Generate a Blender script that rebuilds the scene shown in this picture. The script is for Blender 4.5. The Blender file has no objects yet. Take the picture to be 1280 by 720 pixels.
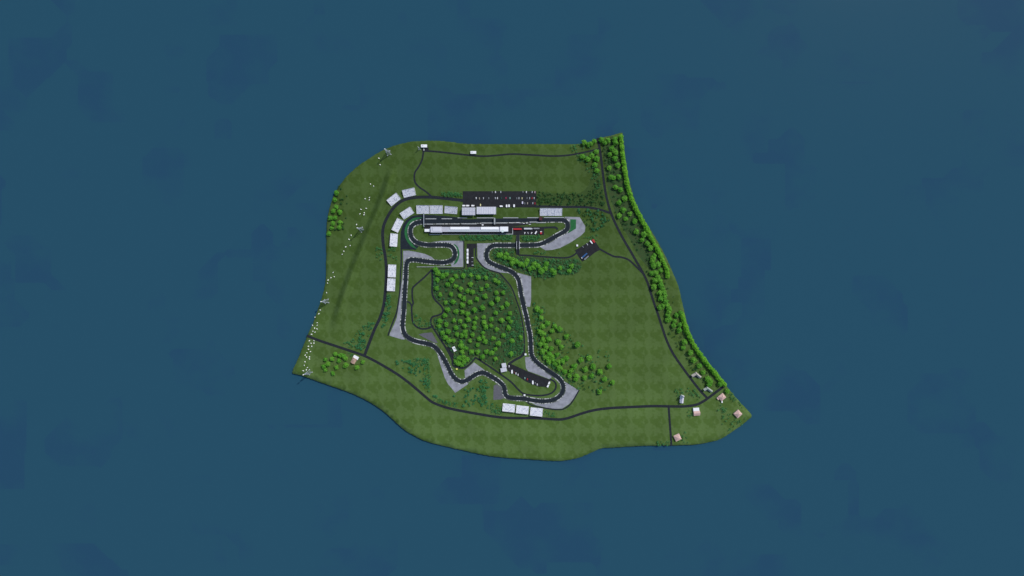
import bpy, bmesh, math, random
from mathutils import Vector, Matrix, geometry
random.seed(7)
R = math.radians
H = 1300.0            # camera height above the race track
M = 2.0               # metres per photo pixel on the ground
SEA = -4.4
scene = bpy.context.scene
COL = scene.collection

# ------------------------------------------------------------------ terrain
def sstep(a, b, v):
    t = max(0.0, min(1.0, (v - a) / (b - a)))
    return t * t * (3 - 2 * t)
RIDGE = [(492, 195), (487, 212), (478, 240), (468, 265), (457, 290), (447, 315), (437, 340), (428, 365), (420, 390), (411, 418), (404, 440)]
def ridge_x(py):
    if py <= RIDGE[0][1]: return RIDGE[0][0]
    for (x0, y0), (x1, y1) in zip(RIDGE, RIDGE[1:]):
        if py <= y1: return x0 + (x1 - x0) * (py - y0) / (y1 - y0)
    return RIDGE[-1][0]
def h_px(px, py):
    f = sstep(203, 232, py) * (1 - sstep(380, 418, py))
    if f <= 0: return 0.0
    d = px - ridge_x(py)
    return f * (-2.0 - 1.8 * sstep(-45, -7, d) + 13.0 * sstep(-4.8, 4, d) - 9.2 * sstep(4, 12, d))
def at(px, py, z=0.0):
    """point seen at photo pixel (px, py) when it lies at height z"""
    k = (H - z) / H
    return Vector(((px - 640) * M * k, (360 - py) * M * k, z))
def gz(px, py): return h_px(px, py)
def g(px, py): return at(px, py, h_px(px, py))

# ------------------------------------------------------------------ materials
MATS = {}
def nodes(name):
    m = bpy.data.materials.new(name); m.use_nodes = True
    nt = m.node_tree; b = nt.nodes['Principled BSDF']
    MATS[name] = m
    return m, nt, b
def mat(name, c, rough=0.85, var=0.12, scale=0.5, spec=0.25, metal=0.0, c2=None, thr=None):
    if name in MATS: return MATS[name]
    m, nt, b = nodes(name)
    b.inputs['Roughness'].default_value = rough
    b.inputs['Specular IOR Level'].default_value = spec
    b.inputs['Metallic'].default_value = metal
    geo = nt.nodes.new('ShaderNodeNewGeometry')
    nz = nt.nodes.new('ShaderNodeTexNoise'); nz.inputs['Scale'].default_value = scale; nz.inputs['Detail'].default_value = 4
    nt.links.new(geo.outputs['Position'], nz.inputs['Vector'])
    rp = nt.nodes.new('ShaderNodeValToRGB')
    lo = c2 if c2 else tuple(v * (1 - var) for v in c)
    hi = c if c2 else tuple(min(1, v * (1 + var)) for v in c)
    rp.color_ramp.elements[0].color = (*lo, 1); rp.color_ramp.elements[1].color = (*hi, 1)
    rp.color_ramp.elements[0].position = thr[0] if thr else .3
    rp.color_ramp.elements[1].position = thr[1] if thr else .7
    nt.links.new(nz.outputs['Fac'], rp.inputs['Fac'])
    nt.links.new(rp.outputs['Color'], b.inputs['Base Color'])
    return m

def grass_material():
    m, nt, b = nodes('grass_ground')
    N, L = nt.nodes, nt.links
    b.inputs['Roughness'].default_value = .95; b.inputs['Specular IOR Level'].default_value = .08
    geo = N.new('ShaderNodeNewGeometry')
    sep = N.new('ShaderNodeSeparateXYZ'); L.new(geo.outputs['Position'], sep.inputs[0])
    def mth(op, a, bb=None):
        n = N.new('ShaderNodeMath'); n.operation = op
        for i, v in enumerate((a, bb)):
            if v is None: continue
            if isinstance(v, (int, float)): n.inputs[i].default_value = v
            else: L.new(v, n.inputs[i])
        return n.outputs[0]
    # mown squares: the same patchy square of turf laid over and over, 43.4 m wide
    u = mth('FRACT', mth('DIVIDE', mth('ADD', sep.outputs[0], 44.4 * 50 + 13.6), 44.4))
    v = mth('FRACT', mth('DIVIDE', mth('ADD', sep.outputs[1], 43.2 * 50 + 10.3), 43.2))
    cmb = N.new('ShaderNodeCombineXYZ'); L.new(u, cmb.inputs[0]); L.new(v, cmb.inputs[1])
    tn = N.new('ShaderNodeTexNoise'); tn.inputs['Scale'].default_value = 3.2; tn.inputs['Detail'].default_value = 2; tn.inputs['Roughness'].default_value = .5
    L.new(cmb.outputs[0], tn.inputs['Vector'])
    du = mth('ABSOLUTE', mth('SUBTRACT', u, .5)); dv = mth('ABSOLUTE', mth('SUBTRACT', v, .5))
    tile = mth('ADD', mth('ADD', mth('MULTIPLY', dv, 1.0), mth('MULTIPLY', mth('MULTIPLY', du, du), 1.6)), mth('MULTIPLY', mth('SUBTRACT', tn.outputs['Fac'], .5), 2.1))
    tl = N.new('ShaderNodeMapRange'); tl.interpolation_type = 'SMOOTHSTEP'; tl.inputs['From Min'].default_value = .16; tl.inputs['From Max'].default_value = .50
    L.new(tile, tl.inputs['Value'])
    big = N.new('ShaderNodeTexNoise'); big.inputs['Scale'].default_value = .012; big.inputs['Detail'].default_value = 5
    L.new(geo.outputs['Position'], big.inputs['Vector'])
    fine = N.new('ShaderNodeTexNoise'); fine.inputs['Scale'].default_value = .22; fine.inputs['Detail'].default_value = 6; fine.inputs['Roughness'].default_value = .7
    L.new(geo.outputs['Position'], fine.inputs['Vector'])
    def mix(fac, a, c):
        n = N.new('ShaderNodeMix'); n.data_type = 'RGBA'
        L.new(fac, n.inputs['Factor'])
        for s, vv in ((6, a), (7, c)):
            if isinstance(vv, tuple): n.inputs[s].default_value = (*vv, 1)
            else: L.new(vv, n.inputs[s])
        return n.outputs[2]
    # grass colour gets paler towards the south
    sm = N.new('ShaderNodeMapRange'); sm.inputs['From Min'].default_value = 150.0; sm.inputs['From Max'].default_value = -330.0
    L.new(mth('ADD', sep.outputs[1], mth('MULTIPLY', mth('SUBTRACT', big.outputs['Fac'], .5), 160.0)), sm.inputs['Value'])
    dark = mix(sm.outputs[0], GR[0], GR[2])
    lite = mix(sm.outputs[0], GR[1], GR[3])
    base = mix(tl.outputs[0], dark, lite)
    fr = N.new('ShaderNodeMapRange'); fr.inputs['From Min'].default_value = .3; fr.inputs['From Max'].default_value = .7
    fr.inputs['To Min'].default_value = .90; fr.inputs['To Max'].default_value = 1.10
    L.new(fine.outputs['Fac'], fr.inputs['Value'])
    br = N.new('ShaderNodeMapRange'); br.inputs['From Min'].default_value = .3; br.inputs['From Max'].default_value = .7
    br.inputs['To Min'].default_value = .88; br.inputs['To Max'].default_value = 1.12
    L.new(big.outputs['Fac'], br.inputs['Value'])
    k = mth('MULTIPLY', fr.outputs[0], br.outputs[0])
    vm = N.new('ShaderNodeVectorMath'); vm.operation = 'SCALE'
    L.new(base, vm.inputs[0]); L.new(k, vm.inputs['Scale'])
    L.new(vm.outputs[0], b.inputs['Base Color'])
    return m
GR = ((.050, .089, .018), (.064, .108, .028), (.071, .125, .027), (.093, .153, .043))

def water_material():
    m, nt, b = nodes('sea_water')
    N, L = nt.nodes, nt.links
    b.inputs['Roughness'].default_value = .05; b.inputs['Specular IOR Level'].default_value = .06; b.inputs['IOR'].default_value = 1.33
    geo = N.new('ShaderNodeNewGeometry')
    def sq(scale):
        vo = N.new('ShaderNodeTexVoronoi'); vo.distance = 'CHEBYCHEV'; vo.inputs['Scale'].default_value = scale
        L.new(geo.outputs['Position'], vo.inputs['Vector'])
        return vo
    nz = N.new('ShaderNodeTexNoise'); nz.inputs['Scale'].default_value = .0045; nz.inputs['Detail'].default_value = 7; nz.inputs['Roughness'].default_value = .6
    L.new(geo.outputs['Position'], nz.inputs['Vector'])
    v1 = sq(.0075)
    sp = N.new('ShaderNodeSeparateColor'); L.new(v1.outputs['Color'], sp.inputs[0])
    ad = N.new('ShaderNodeMath'); ad.operation = 'MULTIPLY_ADD'; ad.inputs[1].default_value = .22
    hf = N.new('ShaderNodeMath'); hf.operation = 'MULTIPLY_ADD'; hf.inputs[1].default_value = .6; hf.inputs[2].default_value = .2
    L.new(nz.outputs['Fac'], hf.inputs[0])
    L.new(sp.outputs[0], ad.inputs[0]); L.new(hf.outputs[0], ad.inputs[2])
    rp = N.new('ShaderNodeValToRGB')
    e = rp.color_ramp.elements
    e[0].position = .47; e[0].color = (*WAT[0], 1); e[1].position = .56; e[1].color = (*WAT[1], 1)
    L.new(ad.outputs[0], rp.inputs['Fac']); L.new(rp.outputs['Color'], b.inputs['Base Color'])
    wv = N.new('ShaderNodeTexNoise'); wv.inputs['Scale'].default_value = .12; wv.inputs['Detail'].default_value = 3
    L.new(geo.outputs['Position'], wv.inputs['Vector'])
    bp = N.new('ShaderNodeBump'); bp.inputs['Strength'].default_value = .02; bp.inputs['Distance'].default_value = .6
    L.new(wv.outputs['Fac'], bp.inputs['Height']); L.new(bp.outputs['Normal'], b.inputs['Normal'])
    return m
WAT = ((.0192, .0665, .117), (.0202, .0760, .117))

def leaf_material(name, a, c, tr=.25):
    m, nt, b = nodes(name)
    N, L = nt.nodes, nt.links
    b.inputs['Roughness'].default_value = .7; b.inputs['Specular IOR Level'].default_value = .2
    oi = N.new('ShaderNodeObjectInfo'); geo = N.new('ShaderNodeNewGeometry')
    nz = N.new('ShaderNodeTexNoise'); nz.inputs['Scale'].default_value = .35; nz.inputs['Detail'].default_value = 3
    L.new(geo.outputs['Position'], nz.inputs['Vector'])
    ad = N.new('ShaderNodeMath'); ad.operation = 'MULTIPLY_ADD'; ad.inputs[1].default_value = .55; ad.inputs[2].default_value = -.05
    L.new(oi.outputs['Random'], ad.inputs[0])
    a2 = N.new('ShaderNodeMath'); a2.operation = 'ADD'; a2.use_clamp = True
    nm = N.new('ShaderNodeMapRange'); nm.inputs['From Min'].default_value = .35; nm.inputs['From Max'].default_value = .65; nm.inputs['To Max'].default_value = .5
    L.new(nz.outputs['Fac'], nm.inputs['Value']); L.new(nm.outputs[0], a2.inputs[1]); L.new(ad.outputs[0], a2.inputs[0])
    mx = N.new('ShaderNodeMix'); mx.data_type = 'RGBA'; mx.inputs[6].default_value = (*a, 1); mx.inputs[7].default_value = (*c, 1)
    L.new(a2.outputs[0], mx.inputs['Factor']); L.new(mx.outputs[2], b.inputs['Base Color'])
    t = N.new('ShaderNodeBsdfTranslucent'); L.new(mx.outputs[2], t.inputs['Color'])
    ms = N.new('ShaderNodeMixShader'); ms.inputs[0].default_value = tr
    L.new(b.outputs[0], ms.inputs[1]); L.new(t.outputs[0], ms.inputs[2])
    L.new(ms.outputs[0], N['Material Output'].inputs['Surface'])
    return m

def kerb_material():
    m, nt, b = nodes('painted_kerb')
    N, L = nt.nodes, nt.links
    b.inputs['Roughness'].default_value = .7
    uv = N.new('ShaderNodeUVMap'); sep = N.new('ShaderNodeSeparateXYZ'); L.new(uv.outputs[0], sep.inputs[0])
    nz = N.new('ShaderNodeTexNoise'); nz.noise_dimensions = '1D'; nz.inputs['Scale'].default_value = .035; nz.inputs['Detail'].default_value = 1
    L.new(sep.outputs[0], nz.inputs['W'])
    n2 = N.new('ShaderNodeTexNoise'); n2.noise_dimensions = '1D'; n2.inputs['Scale'].default_value = .21; n2.inputs['Detail'].default_value = 2; n2.inputs['Roughness'].default_value = .6
    L.new(sep.outputs[0], n2.inputs['W'])
    s = N.new('ShaderNodeMath'); s.operation = 'MULTIPLY_ADD'; s.inputs[1].default_value = .6
    L.new(nz.outputs['Fac'], s.inputs[0]); L.new(n2.outputs['Fac'], s.inputs[2])
    rp = N.new('ShaderNodeValToRGB'); rp.color_ramp.interpolation = 'LINEAR'
    e = rp.color_ramp.elements
    e[0].position = .80; e[0].color = (.065, .08, .06, 1); e[1].position = .88; e[1].color = (.48, .49, .46, 1)
    L.new(s.outputs[0], rp.inputs['Fac']); L.new(rp.outputs['Color'], b.inputs['Base Color'])
    return m

ASPH = mat('asphalt', (.020, .024, .030), .9, .22, .25, .12)
TRACK = mat('track_asphalt', (.017, .023, .030), .9, .2, .18, .12)
LOT = mat('car_park_asphalt', (.022, .023, .026), .92, .18, .12, .12)
GRAVEL = mat('gravel_trap', (.265, .27, .30), .95, .22, .09, .1)
APRON = mat('worn_grey_asphalt', (.115, .115, .13), .95, .1, .2, .1)
GREENP = mat('green_painted_asphalt', (.022, .125, .040), .85, .16, .25, .15)
KERB = kerb_material()
GRASS = grass_material()
WATER = water_material()
CLIFF = mat('coastal_bank', (.05, .075, .03), .95, .3, .15, .1, c2=(.06, .055, .035))
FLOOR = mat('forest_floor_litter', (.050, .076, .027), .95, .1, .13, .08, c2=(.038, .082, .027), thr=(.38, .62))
CONC = mat('pale_concrete', (.60, .61, .64), .85, .12, .3, .2)
SEAT = mat('pale_plastic_seats', (.74, .75, .79), .6, .1, .24, .3, c2=(.34, .37, .46), thr=(.36, .48))
SEATB = mat('white_plastic_seats', (.73, .74, .78), .6, .1, .30, .3, c2=(.36, .40, .52), thr=(.36, .47))
ROOFG = mat('ribbed_grey_roofing', (.47, .47, .52), .5, .06, .2, .3)
ROOFL = mat('pale_grey_roofing', (.55, .55, .60), .5, .06, .2, .3)
WHITE = mat('white_paint', (.84, .84, .84), .45, .03, .4, .35)
WHITEM = mat('white_membrane', (.90, .90, .90), .5, .02, .4, .3)
STEEL = mat('galvanised_steel', (.50, .53, .60), .55, .1, .6, .4)
MASTM = mat('weathered_mast_steel', (.33, .37, .41), .7, .1, .6, .3)
MIDG = mat('weathered_concrete', (.34, .36, .36), .9, .12, .3, .15)
GLASS = mat('dark_glass', (.02, .025, .032), .15, .1, 1, .5)
RUBBER = mat('black_rubber', (.014, .014, .015), .9, .1, 1, .2)
WALLB = mat('cream_render', (.60, .54, .45), .9, .08, .4, .2)
WALLW = mat('white_render', (.74, .74, .74), .9, .06, .4, .2)
TILEP = mat('pink_clay_tiles', (.58, .39, .34), .85, .18, .45, .2)
TILEB = mat('brown_clay_tiles', (.42, .28, .21), .85, .2, .45, .2)
TILES = mat('beige_slates', (.44, .40, .35), .85, .16, .4, .2)
TILEG = mat('grey_green_slates', (.36, .40, .35), .85, .16, .4, .2)
LAV = mat('pale_lavender_slates', (.62, .60, .68), .8, .1, .4, .2)
DOOR = mat('dark_wood', (.08, .05, .035), .8, .15, 2, .2)
DKWALL = mat('dark_cladding_and_shade', (.035, .037, .05), .7, .1, .6, .3)
BARK = mat('bark', (.07, .055, .04), .95, .2, 1, .1)
WOOL = mat('white_wool', (.93, .94, .86), .95, .05, 3, .1)
SKIN = mat('dark_muzzle', (.05, .045, .04), .9, .1, 3, .1)
LEAF_B = leaf_material('bright_leaves', (.085, .32, .026), (.18, .43, .045), .35)
LEAF_H = leaf_material('hedgerow_leaves', (.13, .41, .024), (.21, .49, .038), .38)
LEAF_D = leaf_material('dark_leaves', (.022, .075, .016), (.034, .115, .028), .12)
LEAF_T = leaf_material('blue_green_leaves', (.028, .165, .062), (.055, .23, .080), .18)
LEAF_U = leaf_material('undergrowth_leaves', (.034, .17, .058), (.075, .25, .070), .18)
PAINT = {n: mat(n + '_car_paint', c, .35, .03, .5, .5) for n, c in dict(
    white=(.85, .85, .85), silver=(.50, .52, .54), grey=(.20, .21, .22), black=(.015, .015, .018), red=(.42, .02, .025),
    magenta=(.42, .03, .10), green=(.012, .085, .05), teal=(.28, .52, .44), yellow=(.72, .68, .34), beige=(.42, .38, .30),
    blue=(.02, .09, .24), navy=(.012, .02, .07), pink=(.62, .45, .47), darkred=(.12, .02, .02), lavender=(.62, .60, .72)).items()}

# ------------------------------------------------------------------ mesh builder
class MB:
    def __init__(self): self.v = []; self.f = []
    def add(self, vs, fs):
        o = len(self.v); self.v += [tuple(p) for p in vs]; self.f += [tuple(i + o for i in f) for f in fs]; return self
    def box(self, c, s, rz=0.0, taper=1.0):
        x, y, z = c; a, b, d = s[0] / 2, s[1] / 2, s[2] / 2
        cs, sn = math.cos(rz), math.sin(rz); vs = []
        for zz, k in ((-d, 1), (d, taper)):
            for sx, sy in ((-1, -1), (1, -1), (1, 1), (-1, 1)):
                p, q = sx * a * k, sy * b * k
                vs.append((x + p * cs - q * sn, y + p * sn + q * cs, z + zz))
        return self.add(vs, [(3, 2, 1, 0), (4, 5, 6, 7), (0, 1, 5, 4), (1, 2, 6, 5), (2, 3, 7, 6), (3, 0, 4, 7)])
    def prism(self, poly, z0, z1):
        n = len(poly)
        if sum(poly[i][0] * poly[(i + 1) % n][1] - poly[(i + 1) % n][0] * poly[i][1] for i in range(n)) < 0: poly = poly[::-1]
        vs = [(x, y, z0) for x, y in poly] + [(x, y, z1) for x, y in poly]
        return self.add(vs, [tuple(range(n - 1, -1, -1)), tuple(range(n, 2 * n))] + [(i, (i + 1) % n, n + (i + 1) % n, n + i) for i in range(n)])
    def cyl(self, c, r, z0, z1, n=10, r2=None):
        r2 = r if r2 is None else r2; x, y = c[0], c[1]
        vs = [(x + r * math.cos(6.2832 * i / n), y + r * math.sin(6.2832 * i / n), z0) for i in range(n)]
        vs += [(x + r2 * math.cos(6.2832 * i / n), y + r2 * math.sin(6.2832 * i / n), z1) for i in range(n)]
        return self.add(vs, [tuple(range(n - 1, -1, -1)), tuple(range(n, 2 * n))] + [(i, (i + 1) % n, n + (i + 1) % n, n + i) for i in range(n)])
    def wheel(self, c, r, w, n=12):      # axis along y
        x, y, z = c
        vs = [(x + r * math.cos(6.2832 * i / n), y - w / 2, z + r * math.sin(6.2832 * i / n)) for i in range(n)]
        vs += [(x + r * math.cos(6.2832 * i / n), y + w / 2, z + r * math.sin(6.2832 * i / n)) for i in range(n)]
        return self.add(vs, [tuple(range(n)), tuple(range(2 * n - 1, n - 1, -1))] + [(n + i, n + (i + 1) % n, (i + 1) % n, i) for i in range(n)])
    def beam(self, p, q, w):
        p, q = Vector(p), Vector(q); d = (q - p).normalized()
        u = d.cross(Vector((0, 0, 1)) if abs(d.z) < .95 else Vector((1, 0, 0))).normalized() * w / 2; t = d.cross(u).normalized() * w / 2
        vs = [e + a * u + b * t for e in (p, q) for a, b in ((-1, -1), (1, -1), (1, 1), (-1, 1))]
        return self.add(vs, [(3, 2, 1, 0), (4, 5, 6, 7), (0, 1, 5, 4), (1, 2, 6, 5), (2, 3, 7, 6), (3, 0, 4, 7)])
    def gable(self, cx, cy, L_, W, z0, rise, over=.5, t=.25):
        a, b = L_ / 2 + over, W / 2 + over; lo = z0 - rise * over / (W / 2)
        prof = [(-b, lo), (0, z0 + rise), (b, lo), (b, lo + t), (0, z0 + rise + t), (-b, lo + t)]
        vs = [(cx - a, cy + y, z) for y, z in prof] + [(cx + a, cy + y, z) for y, z in prof]
        fs = [(0, 1, 7, 6), (1, 2, 8, 7), (2, 3, 9, 8), (3, 4, 10, 9), (4, 5, 11, 10), (5, 0, 6, 11), (0, 5, 4, 1), (1, 4, 3, 2), (6, 7, 10, 11), (7, 8, 9, 10)]
        return self.add(vs, fs)
    def gable_wall(self, cx, cy, L_, W, z0, z1, rise):
        a, b = L_ / 2, W / 2; p = [(-b, z0), (b, z0), (b, z1), (0, z1 + rise), (-b, z1)]
        vs = [(cx - a, cy + y, z) for y, z in p] + [(cx + a, cy + y, z) for y, z in p]
        return self.add(vs, [(4, 3, 2, 1, 0), (5, 6, 7, 8, 9), (0, 1, 6, 5), (1, 2, 7, 6), (2, 3, 8, 7), (3, 4, 9, 8), (4, 0, 5, 9)])
    def hip(self, cx, cy, L_, W, z0, rise, over=.6):
        a, b = L_ / 2 + over, W / 2 + over; k = max(0.0, a - b)
        vs = [(cx - a, cy - b, z0), (cx + a, cy - b, z0), (cx + a, cy + b, z0), (cx - a, cy + b, z0), (cx - k - .05, cy, z0 + rise), (cx + k + .05, cy, z0 + rise)]
        return self.add(vs, [(3, 2, 1, 0), (0, 1, 5, 4), (1, 2, 5), (2, 3, 4, 5), (3, 0, 4)])
    def build(self, name, m, parent=None, smooth=False):
        me = bpy.data.meshes.new(name); me.from_pydata(self.v, [], self.f)
        bm = bmesh.new(); bm.from_mesh(me); bmesh.ops.recalc_face_normals(bm, faces=bm.faces); bm.to_mesh(me); bm.free()
        me.materials.append(m)
        if smooth:
            for p in me.polygons: p.use_smooth = True
        return link(name, me, parent)
def link(name, me, parent=None):
    o = bpy.data.objects.new(name, me); COL.objects.link(o)
    if parent is not None: o.parent = parent
    return o
def tag(o, label, cat, group=None, kind=None):
    o['label'] = label; o['category'] = cat
    if group: o['group'] = group
    if kind: o['kind'] = kind
    return o
def thing(name, label, cat, loc, rz=0.0, group=None):
    o = bpy.data.objects.new(name, None); COL.objects.link(o); o.empty_display_size = 1
    o.location = loc; o.rotation_euler = (0, 0, rz)
    return tag(o, label, cat, group)
def copy_thing(r, loc, rz=0.0, label=None, group=None, scale=None):
    c = r.copy(); COL.objects.link(c); c.location = loc; c.rotation_euler = (0, 0, rz)
    if label: c['label'] = label
    if group: c['group'] = group
    if scale: c.scale = scale
    for ch in KIDS[r]:
        d = ch.copy(); COL.objects.link(d); d.parent = c
        for s in KIDS.get(ch, ()):
            e = s.copy(); COL.objects.link(e); e.parent = d
    return c
KIDS = {}

# ------------------------------------------------------------------ sheets: ground, roads
def catmull(pts, step=1.2, closed=False):
    out = []; n = len(pts); P = [Vector((p[0], p[1])) for p in pts]
    for i in range(n if closed else n - 1):
        if closed: p0, p1, p2, p3 = P[i - 1], P[i], P[(i + 1) % n], P[(i + 2) % n]
        else: p1, p2 = P[i], P[i + 1]; p0 = P[i - 1] if i else p1 * 2 - p2; p3 = P[i + 2] if i + 2 < n else p2 * 2 - p1
        k = max(1, int((p2 - p1).length / step))
        for j in range(k):
            t = j / k
            out.append(.5 * ((2 * p1) + (p2 - p0) * t + (2 * p0 - 5 * p1 + 4 * p2 - p3) * t * t + (3 * p1 - p0 - 3 * p2 + p3) * t ** 3))
    if not closed: out.append(P[-1])
    return out
ZL = [0.04]
def nextz():
    ZL[0] += 0.006; return ZL[0]
def normals(c, closed):
    n = len(c); out = []
    for i in range(n):
        a = c[i - 1] if (i or closed) else c[i]; b = c[(i + 1) % n] if (i < n - 1 or closed) else c[i]
        d = (b - a).normalized(); out.append(Vector((d.y, -d.x)))
    return out
def ribbon(name, pts, w, m, label, cat, z=None, closed=False, off=0.0, lift=0.0, step=1.2, gaps=None):
    """strip along a line of photo pixels, w and off in photo pixels"""
    z = nextz() if z is None else z
    c = catmull(pts, step, closed); nr = normals(c, closed); n = len(c)
    ww = (lambda t: w) if not callable(w) else w
    bm = bmesh.new(); uvl = bm.loops.layers.uv.new('UVMap'); rows = []; ln = 0; lens = []
    for i in range(n):
        hw = ww(i / max(1, n - 1)) / 2
        if i: ln += (c[i] - c[i - 1]).length * M
        lens.append(ln)
        row = []
        for s in (-1, 1):
            q = c[i] + nr[i] * (off + s * hw); zz = h_px(q.x, q.y) + z + lift
            row.append(bm.verts.new(at(q.x, q.y, zz)))
        rows.append(row)
    for i in range(n if closed else n - 1):
        j = (i + 1) % n
        if gaps and gaps(c[i]): continue
        f = bm.faces.new((rows[i][0], rows[i][1], rows[j][1], rows[j][0]))
        l1 = lens[i]; l2 = lens[j] if j else ln + (c[0] - c[-1]).length * M
        for lp, u in zip(f.loops, ((l1, 0), (l1, 1), (l2, 1), (l2, 0))): lp[uvl].uv = u
    bmesh.ops.recalc_face_normals(bm, faces=bm.faces)
    if bm.faces and sum(f.normal.z for f in bm.faces) < 0: bmesh.ops.reverse_faces(bm, faces=bm.faces)
    me = bpy.data.meshes.new(name); bm.to_mesh(me); bm.free(); me.materials.append(m)
    return tag(link(name, me), label, cat, kind='structure')
def sheet(name, poly, m, label, cat, z=None, smooth=False, jitter=0.0):
    z = nextz() if z is None else z
    if smooth: poly = catmull(poly, 2.0, True)
    if jitter: poly = [(p[0] + random.uniform(-jitter, jitter), p[1] + random.uniform(-jitter, jitter)) for p in poly]
    tri = geometry.tessellate_polygon([[Vector((p[0], p[1], 0)) for p in poly]])
    me = bpy.data.meshes.new(name)
    me.from_pydata([tuple(at(p[0], p[1], h_px(p[0], p[1]) + z)) for p in poly], [], [tuple(t) for t in tri])
    bm = bmesh.new(); bm.from_mesh(me)
    for f in bm.faces:
        f.normal_update()
        if f.normal.z < 0: f.normal_flip()
    bm.to_mesh(me); bm.free(); me.materials.append(m)
    return tag(link(name, me), label, cat, kind='structure')
def inside(px, py, poly):
    r = False; n = len(poly)
    for i in range(n):
        x1, y1 = poly[i][0], poly[i][1]; x2, y2 = poly[(i + 1) % n][0], poly[(i + 1) % n][1]
        if (y1 > py) != (y2 > py) and px < (x2 - x1) * (py - y1) / (y2 - y1) + x1: r = not r
    return r

COAST = [(778, 166), (775, 166.3), (762, 170), (750, 172.5), (738, 177), (720, 180), (700, 180), (670, 180), (640, 180), (610, 180), (580, 179.5), (565, 177.5), (548, 176), (530, 176), (515, 177), (500, 180), (486, 184.5), (473, 191), (460, 199), (447, 208), (435, 219), (425, 231), (417, 245), (412, 260), (409, 275), (408, 290), (408, 310), (407.5, 335), (407, 350), (405.5, 360), (403, 370), (398, 385), (392, 402), (385, 418), (378, 435), (371, 452), (365, 465), (366, 467), (378, 470), (395, 476), (415, 483), (435, 490), (455, 499), (472, 509), (485, 519), (497, 530), (508, 539), (520, 546), (532, 551.5), (550, 556.5), (570, 561), (590, 565.5), (612, 570), (635, 572.5), (660, 574), (690, 576), (710, 575), (725, 571.5), (740, 565.5), (752, 560.5), (775, 559), (800, 557.5), (825, 557), (850, 556.5), (870, 555.5), (890, 552), (900, 549), (912, 542), (925, 533), (935, 525), (939.5, 519), (930, 508), (920, 497), (907, 481), (897, 468), (885, 453), (875, 440), (866, 423), (860, 407), (856, 392), (852, 375), (848, 358), (842, 343), (834, 325), (826, 309), (815, 290), (803, 270), (794, 251), (788, 232), (784, 212), (781, 190)]
coast = []
for p in catmull(COAST, 1.6, True):
    j = .28
    coast.append((p.x + random.uniform(-j, j), p.y + random.uniform(-j, j)))
def build_ground():
    n = len(coast)
    pts = [Vector(p) for p in coast]
    edges = [(i, (i + 1) % n) for i in range(n)]
    y = 160.0
    while y < 585:
        x = 355.0
        while x < 950:
            near = (395 < x < 505 and 190 < y < 430)
            if inside(x, y, coast) and (near or (int(x) % 6 < 3 and int(y) % 6 < 3)):
                if near and abs(x - ridge_x(y)) < 16:
                    pts += [Vector((x + 1.5, y)), Vector((x, y + 1.5)), Vector((x + 1.5, y + 1.5))]
                if min((x - p[0]) ** 2 + (y - p[1]) ** 2 for p in coast) > 3: pts.append(Vector((x, y)))
            x += 3.0
        y += 3.0
    v, e, f, *_ = geometry.delaunay_2d_cdt(pts, edges, [], 1, 1e-4)
    me = bpy.data.meshes.new('ground')
    vs = [tuple(at(p.x, p.y, h_px(p.x, p.y))) for p in v]
    fs = [tuple(t) for t in f if len(t) == 3]
    me.from_pydata(vs, [], fs)
    bm = bmesh.new(); bm.from_mesh(me)
    for q in bm.faces:
        q.normal_update()
        if q.normal.z < 0: q.normal_flip()
        q.smooth = True
    # bank from the turf edge down under the sea
    be = [x for x in bm.edges if len(x.link_faces) == 1]
    ret = bmesh.ops.extrude_edge_only(bm, edges=be)
    nv = [x for x in ret['geom'] if isinstance(x, bmesh.types.BMVert)]
    for x in nv:
        d = Vector((x.co.x, x.co.y, 0)).normalized() * 1.6
        x.co = Vector((x.co.x + d.x, x.co.y + d.y, SEA - 2))
    for q in bm.faces:
        if any(w in set(nv) for w in q.verts): q.material_index = 1; q.smooth = False
    bm.to_mesh(me); bm.free()
    me.materials.append(GRASS); me.materials.append(CLIFF)
    tag(link('ground', me), 'green island of short grass shaped like a rough shield in the blue sea', 'ground', kind='structure')
build_ground()
me = bpy.data.meshes.new('sea'); S = 9000
me.from_pydata([(-S, -S, SEA), (S, -S, SEA), (S, S, SEA), (-S, S, SEA)], [], [(0, 1, 2, 3)]); me.materials.append(WATER)
tag(link('sea', me), 'flat deep blue sea all round the green island', 'sea', kind='structure')

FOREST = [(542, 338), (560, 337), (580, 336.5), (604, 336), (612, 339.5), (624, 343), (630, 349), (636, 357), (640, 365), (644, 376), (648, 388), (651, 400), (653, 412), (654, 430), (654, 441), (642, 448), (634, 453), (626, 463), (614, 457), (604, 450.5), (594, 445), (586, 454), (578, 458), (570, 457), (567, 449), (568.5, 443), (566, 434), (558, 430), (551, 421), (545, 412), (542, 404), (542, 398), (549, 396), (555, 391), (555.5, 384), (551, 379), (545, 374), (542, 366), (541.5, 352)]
COPSE_N = [(616, 311), (626, 309.5), (642, 310), (643, 319), (662, 321), (700, 324), (716, 323), (724, 325), (727, 333), (722, 341), (712, 343), (700, 343), (690, 346), (680, 348), (668, 346), (652, 340), (640, 334), (628, 330), (618, 325), (615.5, 318)]
COPSE_E = [(665, 376), (676, 380), (684, 388), (692, 399), (700, 408), (712, 418), (726, 428), (734, 440), (748, 452), (764, 457), (768, 476), (762, 486), (748, 490), (736, 490), (724, 484), (712, 477), (700, 468), (688, 459), (676, 449), (672, 436), (669, 418), (667, 400)]
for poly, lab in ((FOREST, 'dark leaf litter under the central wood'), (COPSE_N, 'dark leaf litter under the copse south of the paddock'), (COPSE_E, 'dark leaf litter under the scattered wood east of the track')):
    if poly is not COPSE_E: sheet('forest_floor', poly, FLOOR, lab, 'ground', smooth=True, jitter=.25)

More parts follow.
